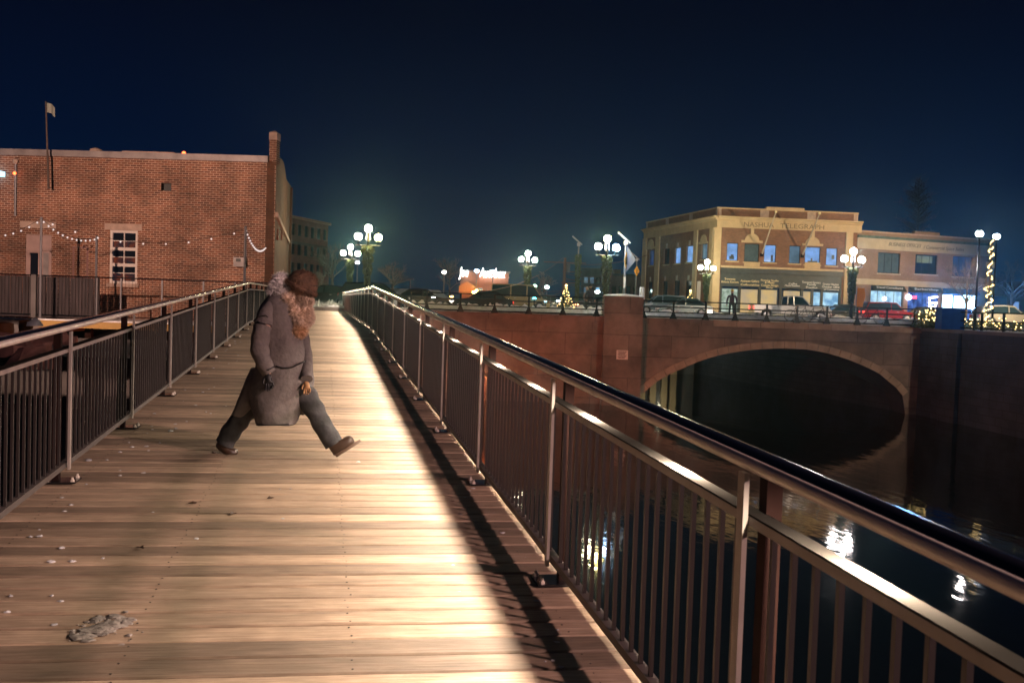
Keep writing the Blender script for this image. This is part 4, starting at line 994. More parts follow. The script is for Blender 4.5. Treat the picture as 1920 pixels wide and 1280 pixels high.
# side face with stepped parapet
f5 = Facade('x', 511, 43, 539.5, 68, .2); M5 = frame_to(f4, f5)
def su(px, py): return f5.uv(px, py)
prof = [(0, 0), (f5.L, 0), (f5.L, su(543,338)[1]), (su(536.5,338)[0], su(537,338)[1])]
pp = [(516.5,298),(520,296),(524,296),(529,299),(532.5,306),(534.5,318),(536,330)]
prof += [su(*q) for q in reversed(pp)]+[(su(516,303)[0], su(516,303)[1]), (.02, H4), ]
prof = [(max(a, 0), c) for a, c in prof]
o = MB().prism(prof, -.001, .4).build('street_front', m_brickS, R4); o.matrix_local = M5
z1_, z0_ = su(506,371)[1], su(506,381)[1]
o = MB().box(-.02, su(541,440)[0], -.12, -.003, z0_-.12, z1_-.1).build('stone_band', m_stone, R4); o.matrix_local = M5
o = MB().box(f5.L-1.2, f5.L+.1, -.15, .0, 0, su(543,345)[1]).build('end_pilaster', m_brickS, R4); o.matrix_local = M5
for px in (519, 527):
    u_, z_ = su(px, 450); o = MB().box(u_-.25, u_+.25, -.08, -.003, z_, z_+.5).build('wall_block', m_stone, R4); o.matrix_local = M5
# flagpole and flag standing against it
P0 = gp(91, 42.5, f4.uv(91,357)[1]+.2); P1 = at(86, 190, 42.3); r = empty('roof_flagpole', P0); tag(r, 'tall thin flagpole with small limp flag above the old brick building', 'flagpole')
MB().tube([(0,0,0), P1-P0], [.05,.03], 8).build('pole', m_bark, r, True)
b = MB(); n = 8; tv = P1-P0
for i in range(n+1):
    a = i/n; w = .12*math.sin(a*5); off = Rg*(a*.46)+Fg*w+Vector((0,0,-.05-.25*a*a))
    b.v += [tuple(tv+off), tuple(tv+off+Vector((0,0,-.42)))]
for i in range(n): b.f.append((2*i, 2*i+2, 2*i+3, 2*i+1))
b.build('flag', mat('faded_flag', (.35,.38,.33), .8), r, True)
# ---------------- terrace before the old building
tr = fempty('terrace', 0, 37.5, 0); tag(tr, 'snowy wooden terrace with yellow edge beam in front of the old brick building', 'terrace')
def xat(px, d, z): return gp(px, d, z).dot(Rg)
xa, xb = xat(62, 37.5, .4), -9.4
MB().box(xa, xb, 0, 5.4, .18, .36).build('deck', m_dirty, tr); MB().box(xa, xb, -.12, 0, .10, .36).build('edge_beam', mat('yellow_beam', (.42,.26,.08), .6), tr); MB().box(xa, xb, -.15, .4, .365, .42).build('snow_edge', m_snow, tr)
for k in range(7): x = xa+(xb-xa)*(k+.5)/7; MB().box(x-.12, x+.12, .3, .55, WZ, .17).build('support_post', m_dark, tr)
MB().box(-45, xb, 5.4, 5.6, WZ, .2).build('retaining_wall', m_wall, tr)
MB().box(-45, xa-.02, 1.0, 5.4, -.2, .12).build('lower_deck', m_wall, tr)
# fence in front of it
A = gp(-60, 40.2, .38); B = gp(500, 40.2, .38)
fr = empty('terrace_fence', (A.x, A.y, .38), math.atan2(B.y-A.y, B.x-A.x)); tag(fr, 'thin black fence with dark board panels before the old building', 'fence'); LF = (B-A).length
zt = None
def sOf(px, d=40.2): return (gp(px, d, 1).dot(Rg)-A.dot(Rg))
hF = CAM.z+(545-522.5)*40.2/F-.38+.0
hF = lp(250, 521, 40.2)[1]-.38
MB().box(0, LF, -.03, .03, hF-.05, hF).build('top_rail', m_black, fr); MB().box(0, LF, -.02, .02, .1, .14).build('rail', m_black, fr)
for px in (76, 182, 227, 304, 381, 440): s_ = sOf(px); MB().box(s_-.03, s_+.03, -.03, .03, 0, hF-.05).build('post', m_galv, fr)
b = MB(); s_ = 0
while s_ < LF: b.box(s_-.004, s_+.004, -.004, .004, .14, hF-.05); s_ += .14
b.build('thin_bars', m_black, fr, kind='stuff')
m_board = mat('dark_weathered_board', (.05,.04,.044), .8, noise_=(3,.4,(4,4,.4)))
s_ = sOf(-60); e_ = sOf(182); k = 0
while s_ < e_: MB().box(s_+.008, s_+.24, .05+.008*(k % 2), .075+.008*(k % 2), .02, hF-.06-.01*(k % 3)).build('board', m_board, fr); s_ += .25; k += 1
s_ = sOf(65); MB().box(s_-.1, s_+.1, -.10, -.03, 0, hF).build('gate_post', m_wall, fr)
# festoon poles and lights
def fpole(px, ytop, d, lab):
    P0 = gp(px-1, d, .38); ztp = lp(px, ytop, d)[1]
    r = empty('festoon_pole', P0); tag(r, lab, 'pole', 'steel poles carrying festoon lights')
    MB().tube([(0,0,0),(0,0,ztp-.38)], .05, 8).build('pole', m_galv, r, True); MB().sphere((0,0,ztp-.38), .06, 8, 6).build('cap', m_galv, r)
    return Vector((P0.x, P0.y, ztp))
T1 = fpole(76, 409, 38.6, 'steel festoon pole in front of the pink door'); T2 = fpole(457.5, 426, 38.6, 'steel festoon pole beside the utility box at the building corner'); T3 = fpole(180, 445, 41, 'short steel festoon pole beside the board fence')
m_wire = mat('black_wire', (.015,.015,.015), .5)
def festoon(P, Q, sag, n, lab, every=1):
    r = empty('festoon_light', P); tag(r, lab, 'string lights', 'festoon lights by the old brick building')
    pts = []
    for i in range(n*2+1): t = i/(n*2); p = P.lerp(Q, t)-P; p.z -= sag*4*t*(1-t); pts.append(p)
    MB().tube(pts, .008, 4).build('cable', m_wire, r)
    bb = MB().sphere((0,0,-.07), .038, 8, 6).build('bulb', m_bulb, None)
    for i in range(1, n*2, 2): o = bb.copy(); link(o, r); o.location = pts[i]
    bpy.data.objects.remove(bb)
festoon(T1, T3, .35, 12, 'festoon string sagging from the left pole towards the short pole')
festoon(T1, Vector((T2.x, T2.y, T2.z-.05))+Vector((0,0,0)), .75, 9, 'long festoon string across the sash window')
C_ = at(499, 461, 41.5); festoon(T2, C_, .45, 16, 'festoon string hooked from the right pole to the building corner')
festoon(at(-40,436,40), T1, .3, 8, 'festoon string at the far left edge')
# river edge clutter at lower left
for i, (px, d, w, h, lab) in enumerate([(8,30,.55,.8,'left orange plastic barrel on the lower landing'), (48,31,.42,.75,'right orange plastic barrel on the lower landing')]):
    P0 = gp(px, d, 0); zt = lp(px, 603 if i == 0 else 599, d)[1]
    r = MB().lathe([(w*.42,0),(w*.5,.08),(w*.48,h*.33),(w*.52,h*.36),(w*.48,h*.62),(w*.52,h*.66),(w*.47,h*.95),(w*.2,h)], 16).build('orange_barrel', mat('orange_plastic', (.16,.045,.006), .7), None, True) if i == 0 else MB().lathe([(w*.42,0),(w*.5,.08),(w*.48,h*.33),(w*.52,h*.36),(w*.48,h*.62),(w*.52,h*.66),(w*.47,h*.95),(w*.2,h)], 16).build('orange_barrel', bpy.data.materials['orange_plastic'], None, True)
    r.location = (P0.x, P0.y, zt-h); tag(r, lab, 'barrel', 'orange barrels on the lower landing')
landing_z = lp(8, 603, 30)[1]-.8
sheet('landing', [loc2(-45,27,landing_z), loc2(-9.0,27,landing_z), loc2(-9.0,37,landing_z), loc2(-45,37,landing_z)], m_wall)
m_rock = mat('reddish_rock', (.22,.10,.08), .9, noise_=(3,.4), bump=(6,.8))
sheet('river_bank', [loc2(-45,12,-2.2), loc2(-4,12,-2.6), loc2(-6.2,27,-2.0), loc2(-45,27,landing_z-.02)], mat('dark_bank_earth', (.05,.035,.03), .9, noise_=(2,.5), bump=(4,1)))
rg = random.Random(11)
labs = ['large reddish rock on the dark river bank at far left', 'reddish rock beside the large one on the bank', 'low reddish rock nearest the left railing', 'pale snow topped rock beside the landing', 'small reddish rock behind the first railing post']
for i, (px, py, d, s_) in enumerate([(20,668,24,1.0),(52,660,24.5,.8),(62,690,22,.9),(66,611,30,.32),(108,645,25,.7)]):
    b = MB(); P0 = at(px, py, d); lump(b, (0,0,0), s_*.7, 90+i, .8); o = b.build('rock', m_rock if i != 3 else m_dirty, None); o.location = P0; tag(o, labs[i], 'rock', 'rocks on the left river bank')
# ---------------- distant dark block behind the old building
f6 = Facade('apartment_block', 470, 142, 612, 168, GZ-.1, 'dark four storey apartment block behind the old brick building', 'building'); R6 = f6.root
H6 = f6.uv(543, 403)[1]; holes = []
us = [f6.L*(k+.5)/11 for k in range(11)]
for fl in range(4):
    for u in us: holes.append((u-.75, u+.75, 1.0+fl*(H6-1)/4, 2.9+fl*(H6-1)/4))
holed_wall(f6.L, H6-.4, holes).build('wall', m_brickD, R6)
for i, h in enumerate(holes): window(R6, h, p_blued if i % 13 == 9 else m_glassd, m_wall, .2)
MB().box(-.2, f6.L+.4, -.4, .5, H6-.4, H6).build('roof_cornice', m_stone, R6); MB().box(-.1, f6.L+.2, -.15, -.002, H6-4.5, H6-4.1).build('belt_course', m_wall, R6)
MB().box(f6.L-.01, f6.L, 0, 16, 0, H6-.4).build('side_wall', m_brickD, R6); MB().box(f6.L, f6.L+3, 1, 10, 0, H6-5).build('side_wing', m_brickD, R6)
# ---------------- far buildings between
f7 = Facade('store_building', 862, 170, 952, 170, GZ-.1, 'far brick store lit orange below a glowing white sign', 'building'); R7 = f7.root
H7 = f7.uv(930, 512)[1]; g = f7.rect; q = g(880,527,917,548)
hs = [g(895,539,905,547), g(921,538,933,545), g(938,540,946,546)]
holed_wall(f7.L, H7, hs).build('wall', mat('orange_brick_far', (.33,.15,.09), .9, noise_=(.6,.3)), R7)
for h in hs: window(R7, h, p_blued, m_white, .2)
MB().box(-.3, f7.L+.3, -.3, .3, H7, H7+.35).build('parapet_coping', m_wall, R7); MB().box(0, f7.L, .3, 20, H7-.4, H7-.2).build('roof', m_snow, R7)
q = g(862,530,892,550); MB().prism([(q[0], q[2]), (q[1], q[2]), (q[1], q[3]-.7), ((q[0]+q[1])/2, q[3]+.2), (q[0], q[3]-.7)], -2.5, -.01).build('entrance_gable', mat('orange_render', (.45,.24,.10), .8), R7)
m_sign = emat('store_sign_glow', (1,.97,.95), 9)
u, z = f7.uv(870, 513); text('Joe', 2.4, 'sign_letters', m_sign, R7, (u, -.5, z+.2), .15, .25, 1.5*1.1); u, z = f7.uv(923, 515); text('Autobox', 2.4, 'sign_letters', m_sign, R7, (u, -.5, z+.2), .15, .25, 4.6)
f8 = Facade('low_shed', 733, 120, 838, 125, GZ-.1, 'long low shed with snow covered roof beyond the footbridge', 'building'); R8 = f8.root
MB().box(0, f8.L, 0, 6, 0, .9).build('wall', m_wall, R8); MB().prism([(-.4,.9),(f8.L+.4,.9),(f8.L-1.5,2.0),(1.2,2.0)], -.3, 7).build('roof', m_snow, R8); MB().box(.5, f8.L-.5, -.02, -.001, .45,.75).build('window', emat('pale_strip_glow', (.7,.95,1), 1.6), R8)
f9 = Facade('grey_office_block', 1088, 150, 1145, 150, GZ-.1, 'grey office block behind the left solar pole', 'building'); R9 = f9.root; H9 = f9.uv(1110, 505)[1]
hs = []
for fl in range(3):
    for k in range(5): hs.append((.4+k*.93, 1.1+k*.93, .9+fl*1.6, 1.9+fl*1.6))
holed_wall(f9.L, H9, hs).build('wall', m_wall, R9)
for i, h in enumerate(hs): window(R9, h, p_cyan if i in (7,) else p_blued if i % 3 else m_glassd, m_wall, .15)
MB().box(-.1, f9.L+.1, -.1, .3, H9, H9+.2).build('parapet_coping', m_wall, R9)
f10 = Facade('dark_brick_shop', 1141, 125, 1212, 125, GZ-.1, 'dark brick shop block left of the corner building', 'building'); R10 = f10.root; H10 = f10.uv(1165, 517)[1]; g = f10.rect
hs = [g(1147,536,1155,556), g(1160,537,1167,557), g(1174,537,1182,557), g(1187,538,1193,557)]
holed_wall(f10.L, H10, hs).build('wall', m_brickD, R10)
for h in hs: window(R10, h, m_glassd, m_dark, .15)
MB().box(-.1, f10.L+.1, -.15, .3, H10, H10+.25).build('parapet_coping', m_wall, R10); q = g(1152,505,1165,516); MB().box(q[0], q[1], .5, 2, H10+.2, q[3]).build('chimney', m_brickR, R10)
f11 = Facade('far_house', 1885, 110, 1990, 110, GZ-.1, 'small dim house with one blue lit window at the right edge', 'house'); R11 = f11.root; g = f11.rect
h = g(1896,565,1912,580); holed_wall(f11.L, 3.4, [h]).build('wall', m_wall, R11); window(R11, h, p_blue, m_white, .15); MB().prism([(-.5,3.4),(f11.L+.5,3.4),(f11.L/2,5.2)], -.4, 8).build('roof', m_snow, R11)
# ---------------- globe lamps
def garland(r, z1, z0, w, seed, name='garland', m=None, n=1900):
    b = MB(); rg = random.Random(seed)
    for i in range(n):
        t = rg.random(); zz = z1+(z0-z1)*t; rad = w*(1-.55*t)*(.35+.65*rg.random())*(.75+.5*abs(noise.noise(Vector((t*4, seed, 0)))))
        a = rg.random()*6.283; c = Vector((rad*math.cos(a), rad*math.sin(a), zz)); L = .10+.10*rg.random()
        d = Vector((math.cos(a)*.7+rg.gauss(0,.3), math.sin(a)*.7+rg.gauss(0,.3), -.6+rg.gauss(0,.4))).normalized()*L
        s2 = d.cross(Vector((rg.gauss(0,1), rg.gauss(0,1), rg.gauss(0,1)))).normalized()*L*.25
        b.add([c-d*.5, c+s2, c+d*.5, c-s2], [(0,1,2,3)])
    return b.build(name, m or m_leaf, r)
def globe_lamp(px, py, d, dx, label, warm=(1,.95,.78), bulbs=None, E=300, gar=(.46, 2.3), seed=1):
    zt = lp(px, py, d)[1]; P = gp(px, d, (zt+GZ)/2); h = zt-GZ
    r = empty('globe_street_lamp', (P.x, P.y, GZ), -YAW); tag(r, label, 'street lamp', 'three globe street lamps')
    MB().tube([(0,0,0),(0,0,.25),(0,0,.3),(0,0,h-.9),(0,0,h-.45)], [.2,.18,.10,.07,.06], 12).build('post', m_black, r, True)
    MB().lathe([(.26,0),(.26,.12),(.16,.3),(.13,.8),(.1,.85)], 12).build('base', m_black, r)
    MB().lathe([(.09,0),(.15,.1),(.12,.42),(.15,.46),(.08,.5)], 12, (0,0,h-.75)).build('lamp_neck', m_galv, r)
    MB().tube([(-dx-.15,0,h-1.0),(dx+.15,0,h-1.0)], .03, 6).build('cross_arm', m_galv, r)
    for s in (-1, 1): MB().tube([(0,0,h-1.02),(s*dx*.6,0,h-1.1),(s*dx,0,h-.95),(s*dx,0,h-.72)], .035, 6).build('bracket', m_black, r)
    for i, (x, zz) in enumerate(((0, h), (-dx, h-.5), (dx, h-.53))):
        c = (bulbs or [warm]*3)[i]; key = 'globe_%d_%d_%d' % tuple(int(v*20) for v in c)
        m_ = bpy.data.materials.get(key) or emat(key, c, E)
        MB().sphere((x,0,zz), .215, 16, 12).build('globe', m_, r, True)
        MB().lathe([(.1,-.27),(.13,-.2),(.1,-.18)], 10, (x,0,zz)).build('globe_holder', m_black, r)
    garland(r, h-1.05, h-1.05-gar[1], gar[0], seed)
    return r
K_ = 190
ylw = (1,.82,.28); wht = (.85,.9,1); wr = (1,.92,.60); bl = (.45,.68,1)
globe_lamp(689, 428, 57.5, .60, 'nearest three globe street lamp, just beyond the right railing crest', E=K_, bulbs=[wr, wr, ylw], seed=1)
globe_lamp(656, 463, 79, .60, 'three globe street lamp left of the nearest one, across the road', E=K_, bulbs=[wr]*3, seed=2)
globe_lamp(988.5, 475, 79, .56, 'three globe street lamp right of the far store sign', E=K_, bulbs=[wr]*3, seed=3)
globe_lamp(1136.5, 447, 58.5, .55, 'three globe street lamp directly behind the bridge pier', E=K_, bulbs=[ylw, wr, bl], seed=4)
globe_lamp(1324, 491, 83, .55, 'three globe street lamp in front of the cream corner pilaster', E=K_, bulbs=[wr]*3, seed=5)
globe_lamp(1597, 471, 62, .55, 'three globe street lamp between the corner building and office building', E=K_, bulbs=[(1,.9,.85)]*3, seed=6)
# ---------------- vehicles: side profiles with wheels, glass and lights
def car(px, d, py_top, length, colour, kind, label, face=1, glow=False, yaw=0.0, rough=.25):
    P = gp(px, d, GZ-.04); r = empty({'pickup':'pickup_truck','suv':'parked_car','sedan':'parked_car','van':'parked_van'}[kind], P, -YAW+yaw)
    tag(r, label, {'pickup':'pickup truck','van':'van'}.get(kind, 'car'), 'vehicles on and beyond the bridge road')
    Lh = length/2; m = bpy.data.materials.get('car_paint_'+kind+str(int(colour[0]*100))+str(int(colour[2]*100))) or mat('car_paint_'+kind+str(int(colour[0]*100))+str(int(colour[2]*100)), colour, rough, .15, coat=.8)
    w = .88
    H = {'sedan':(.30,.92,1.45), 'suv':(.36,1.05,1.70), 'pickup':(.45,1.15,1.85), 'van':(.35,1.15,2.1)}[kind]
    lo, belt, top = H
    if kind == 'pickup': body = [(-Lh,lo+.1),(-Lh,belt),(-.55,belt),(-.5,belt+.03),(1.25,belt+.02),(Lh-.25,belt-.06),(Lh,belt-.3),(Lh,lo+.05),(Lh-.1,lo)]
    else: body = [(-Lh+.05,lo+.05),(-Lh,lo+.35),(-Lh+.08,belt-.08),(-Lh+.3,belt),(Lh-1.25,belt),(Lh-.35,belt-.16),(Lh-.03,belt-.35),(Lh,lo+.2),(Lh-.08,lo)]
    cab = {'sedan':[(-Lh+.55,belt-.01),(-Lh+1.25,top-.05),(-.2,top),(.35,top-.06),(Lh-1.3,belt-.01)],
           'suv':[(-Lh+.15,belt-.01),(-Lh+.45,top-.08),(-.3,top),(.55,top-.07),(Lh-1.15,belt-.01)],
           'van':[(-Lh+.02,belt-.01),(-Lh+.08,top-.05),(0,top),(Lh-1.3,top-.12),(Lh-.65,belt-.1)],
           'pickup':[(-.45,belt),(-.38,top-.06),(.2,top),(.75,top-.05),(1.35,belt)]}[kind]
    # wheel arches cut as notches
    wx = (-Lh+.95, Lh-.85); wr_ = .34 if kind in ('sedan',) else .38
    def arch(cx): return [(cx+wr_*1.15*math.cos(t), .05+wr_*.9*0+max(lo, 0)+wr_*.95*math.sin(t)) for t in [0, .5, 1.05, 1.57, 2.09, 2.64, math.pi]]
    under = arch(wx[1])+arch(wx[0])
    poly = body+under
    v = []; f = []; nn = len(poly)
    for y, k in ((-w,1),(-w*.985,1),(w*.985,1),(w,1)):
        for x, z in poly:
            tuck = .93 if z > belt-.1 and abs(x) > Lh-.5 else 1
            v.append((x*face*(.995 if abs(y) == w else 1), y*tuck, z))
    for j in range(3):
        for k in range(nn): q = (k+1) % nn; f.append((j*nn+k, (j+1)*nn+k, (j+1)*nn+q, j*nn+q))
    f.append(tuple(range(nn))); f.append(tuple(range(3*nn, 4*nn)))
    MB().add(v, f).build('body', m, r, True)
    v = []; n2 = len(cab)
    for y in (-1, 1):
        for x, z in cab: v.append((x*face, y*(w-.04-(.14 if z > belt+.1 else 0)), z))
    f = [tuple(range(n2)), tuple(range(2*n2-1, n2-1, -1))]+[(k, k+n2, (k+1) % n2+n2, (k+1) % n2) for k in range(n2)]
    MB().add(v, f).build('cabin_glass', m_cglass, r, True)
    b = MB(); b.tube([(x*face, -(w-.17), z+.01) for x, z in cab[1:-1]], .05, 6); b.tube([(x*face, (w-.17), z+.01) for x, z in cab[1:-1]], .05, 6)
    for x0, z0 in (cab[0], cab[-1]):
        tx = cab[1] if (x0, z0) == cab[0] else cab[-2]
        for s in (-1, 1): b.tube([(x0*face, s*(w-.05), z0), (tx[0]*face, s*(w-.17), tx[1])], .045, 6)
    for xm in ((.05,) if kind != 'van' else (-.8, .5)):
        for s in (-1, 1): b.tube([(xm*face, s*(w-.05), belt), (xm*face, s*(w-.17), top-.03)], .05, 6)
    b.build('pillars', m, r, True, kind='stuff')
    xr = [c[0] for c in cab[1:-1]]
    MB().box(min(x*face for x in xr)+.02, max(x*face for x in xr)-.02, -(w-.2), w-.2, top-.045, top+.02).build('roof', m, r)
    for cx in wx:
        for s in (-1, 1):
            wl_ = MB(); pr = [(wr_*.62,-.10),(wr_*.95,-.10),(wr_,-.06),(wr_,.06),(wr_*.95,.10),(wr_*.62,.10)]
            wl_.lathe(pr, 18); wl_.v = [(x, z, y) for x, y, z in wl_.v]
            o = wl_.build('wheel', m_tyre, r, True); o.location = (cx*face, s*(w-.10), wr_)
            q = MB().lathe([(.01,-.11),(wr_*.35,-.112),(wr_*.6,-.10),(wr_*.6,.10),(wr_*.35,.112),(.01,.11)], 12); q.v = [(x, z, y) for x, y, z in q.v]; q.build('rim', m_rim, o)
    for s in (-1, 1):
        MB().box(min(face*(Lh-.12), face*(Lh+.012)), max(face*(Lh-.12), face*(Lh+.012)), s*.62-.2, s*.62+.2, belt-.42, belt-.28).build('headlight', m_head if glow else m_rim, r)
        MB().box(min(-face*(Lh-.10), -face*(Lh+.015)), max(-face*(Lh-.10), -face*(Lh+.015)), s*.7-.12, s*.7+.14, belt-.35, belt-.12).build('tail_light', m_tail if glow else mat('red_lens', (.35,.01,.01), .3) if not bpy.data.materials.get('red_lens') else (m_tail if glow else bpy.data.materials['red_lens']), r)
    for xh in (-.45, .6): MB().box(face*xh-.09, face*xh+.09, -w-.03, -w-.005, belt-.14, belt-.11).build('door_handle', m_rim, r)
    return r
car(1480, 74, 558, 5.9, (.55,.55,.55), 'pickup', 'white pickup truck behind the arch fence facing right', 1, True)
car(1662, 82, 567, 4.5, (.30,.015,.02), 'suv', 'red hatchback behind the fence before the office building', 1, True)
car(703, 68, 527, 5.0, (.02,.03,.015), 'suv', 'dark green car parked beyond the right railing crest', 1)
car(612, 71, 540, 4.4, (.02,.015,.015), 'sedan', 'dark car with red roof sheen at the footbridge end behind the snow pile', -1)
car(792, 76, 0, 4.6, (.04,.02,.02), 'sedan', 'dark maroon car nearest the footbridge behind the left fence', 1, True)
car(905, 73, 0, 4.6, (.02,.02,.025), 'sedan', 'black car below the far store sign', -1, True)
car(975, 78, 0, 4.8, (.35,.28,.14), 'van', 'tan van parked at the foot of the middle globe lamp', 1)
car(1030, 92, 0, 4.5, (.08,.10,.13), 'sedan', 'grey blue car parked left of the lit christmas tree', 1)
car(1094, 86, 0, 4.5, (.05,.05,.06), 'suv', 'dark car parked between the lit tree and the pier', -1, True)
car(1240, 84, 0, 4.6, (.18,.24,.32), 'suv', 'pale blue car just right of the brick pier', -1)
car(1282, 78, 0, 4.4, (.10,.16,.18), 'sedan', 'teal car in front of the corner building side face', -1)
car(1588, 87, 0, 4.4, (.06,.07,.07), 'sedan', 'dark car parked ahead of the white pickup', 1)
car(1745, 84, 0, 4.6, (.10,.10,.13), 'sedan', 'grey car below the neon signs', 1)
car(1880, 78, 0, 4.7, (.40,.38,.33), 'suv', 'cream car parked at the right edge behind the fairy lights', 1)
# ---------------- people on the bridge
def walker(px, d, h, coatc, hatc2, label, turn=0.0):
    P = gp(px, d, GZ+.08); r = empty('person', P, -YAW+turn); tag(r, label, 'person', 'people on the bridge pavement'); k = h/1.75
    V = lambda x, y, z: Vector((x*k, y*k, z*k))
    skin('body', [V(0,0,.95),V(0,0,1.3),V(0,.0,1.48),V(0,-.02,1.62),V(.1,0,.88),V(.13,-.08,.48),V(.14,.02,.07),V(-.1,0,.88),V(-.14,.10,.5),V(-.15,.2,.10),V(.14,-.10,.03),V(-.15,.12,.04)],
         [(0,1),(1,2),(2,3),(0,4),(4,5),(5,6),(0,7),(7,8),(8,9),(6,10),(9,11)], [.13*k,.14*k,.06*k,.10*k,.09*k,.07*k,.05*k,.09*k,.07*k,.05*k,.045*k,.045*k], m_trou, r, 0, 1)
    cm = mat('jacket_'+label.split()[0], coatc, .8)
    skin('jacket', [V(0,0,.80),V(0,0,1.1),V(0,0,1.38),V(.22,0,1.35),V(.30,.02,1.08),V(.28,-.10,.86),V(-.22,0,1.35),V(-.30,.02,1.08),V(-.28,-.08,.86)], [(0,1),(1,2),(2,3),(3,4),(4,5),(2,6),(6,7),(7,8)], [.18*k,.17*k,.13*k,.075*k,.06*k,.05*k,.075*k,.06*k,.05*k], cm, r, 0, 1)
    MB().sphere(V(0,-.02,1.63), .1*k, 12, 9, (.85,1,1.15)).build('head', m_skin, r, True)
    MB().lathe([(.115*k,0),(.11*k,.06*k),(.07*k,.11*k),(.01,.13*k)], 12, V(0,-.01,1.66)).build('hat', mat('hat_'+label.split()[0], hatc2, .8), r, True)
    for s in (-1, 1): MB().sphere(V(s*.285,-.12,.80), .045*k, 8, 6, (.8,.9,1.4)).build('hand', m_skin, r, True)
walker(1105, BD+2.6, 1.78, (.03,.04,.07), (.03,.03,.04), 'dark jacketed person standing at the fence left of the brick pier', .5)
walker(1371, BD+4.4, 1.80, (.05,.03,.045), (.65,.42,.04), 'purple jacketed person in yellow hat by the first shop window', -.4)
walker(1099, BD+2.9, 1.62, (.25,.22,.22), (.3,.2,.2), 'pale jacketed shorter person beside the dark one at the fence', 2.2)
# ---------------- lit christmas trees
def xmas(px, d, ytop, w, seed, label, nb=75):
    P = gp(px, d, GZ); h = lp(px, ytop, d)[1]-GZ; r = empty('christmas_tree', P); tag(r, label, 'christmas tree', 'lit christmas trees'); rg = random.Random(seed)
    MB().tube([(0,0,0),(0,0,h)], [.09,.02], 6).build('trunk', m_bark, r); b = MB()
    for i in range(1500):
        t = rg.random()**.8; rad = w*(1-t)*(.4+.6*rg.random()); a = rg.random()*6.283; c = Vector((rad*math.cos(a), rad*math.sin(a), .25+t*(h-.25))); dd = Vector((math.cos(a), math.sin(a), -.35)).normalized()*.16
        s2 = Vector((-math.sin(a), math.cos(a), rg.gauss(0,.4)))*.05; b.add([c-dd*.5, c+s2, c+dd*.5, c-s2], [(0,1,2,3)])
    b.build('crown', m_leaf, r); base = MB().sphere((0,0,0), .045, 6, 5).build('fairy_light', m_fairy)
    for i in range(nb):
        t = rg.random()**.9*.95; a = rg.random()*6.283; rad = w*(1-t)*1.02; o = base.copy(); link(o, r); o.location = (rad*math.cos(a), rad*math.sin(a), .3+t*(h-.3))
    bpy.data.objects.remove(base); o = MB().sphere((0,0,h+.08), .11, 8, 6).build('tree_star', m_fairy, r)
xmas(1060, 80, 537, .75, 1, 'lit christmas tree left of the leftmost solar pole')
xmas(1293, 83, 547, .75, 2, 'lit christmas tree before the corner building side face')
# ---------------- trees
def bare_tree(px, d, ytop, seed, label, name='bare_tree', spread=.55, levels=5, zbase=None, trunk=.22, lean=0, up=.55, twig=None):
    zb_ = GZ if zbase is None else zbase; P = gp(px, d, zb_); h = lp(px, ytop, d)[1]-zb_; r = empty(name, P); tag(r, label, 'tree', 'winter trees beyond the road'); rg = random.Random(seed)
    tb = MB(); cb_ = MB()
    tb.tube([(0,0,0),(lean*.3,0,h*.25),(lean,0,h*.5)], [trunk, trunk*.75, trunk*.5], 7)
    def br(p, dr_, L, rad, lv):
        q = p+dr_*L*.5+Vector((rg.gauss(0,.05),rg.gauss(0,.05),rg.gauss(0,.03)))*L; e2 = p+dr_*L
        cb_.tube([p, q, e2], [rad, rad*.8, rad*.55], 3 if lv < levels-1 else 4, False)
        if lv == 0: return
        for k in range(rg.choice((3,3,4))):
            nd = (dr_+Vector((rg.gauss(0,spread), rg.gauss(0,spread), rg.gauss(up*.3,.3)))).normalized(); br(p+dr_*L*rg.uniform(.45,1), nd, L*rg.uniform(.55,.78), rad*.55, lv-1)
    for k in range(6):
        a = k*1.05+rg.random(); z = h*rg.uniform(.22,.5); br(Vector((lean*z/h*2*.5,0,z)), Vector((math.cos(a)*.75, math.sin(a)*.75, up+rg.random()*.5)).normalized(), h*.22, trunk*.4, levels-1)
    br(Vector((lean,0,h*.48)), Vector((0,0,1)), h*.22, trunk*.45, levels-1)
    tb.build('trunk', m_bark, r, True); cb_.build('crown', twig or m_bark, r)
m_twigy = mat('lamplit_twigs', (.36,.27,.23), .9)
bare_tree(735, 108, 483, 1, 'lamp lit bare tree right of the nearest globe lamp', twig=m_twigy)
bare_tree(842, 150, 476, 2, 'round bare tree left of the far store sign', twig=m_twigy)
bare_tree(622, 96, 446, 3, 'dark bare tree beside the apartment block', spread=.6)
bare_tree(596, 84, 500, 4, 'low dark tree above the walking person hat', spread=.7)
bare_tree(1018, 130, 505, 5, 'faint bare tree right of the middle globe lamp', twig=m_twigy)
bare_tree(1810, 80, 470, 6, 'dark street tree in front of the office building right windows', spread=.6, trunk=.14, up=.7)
bare_tree(1895, 96, 470, 7, 'bare tree behind the lit pole at the right edge', spread=.6)
bare_tree(915, 190, 520, 8, 'small bare tree behind the far store')
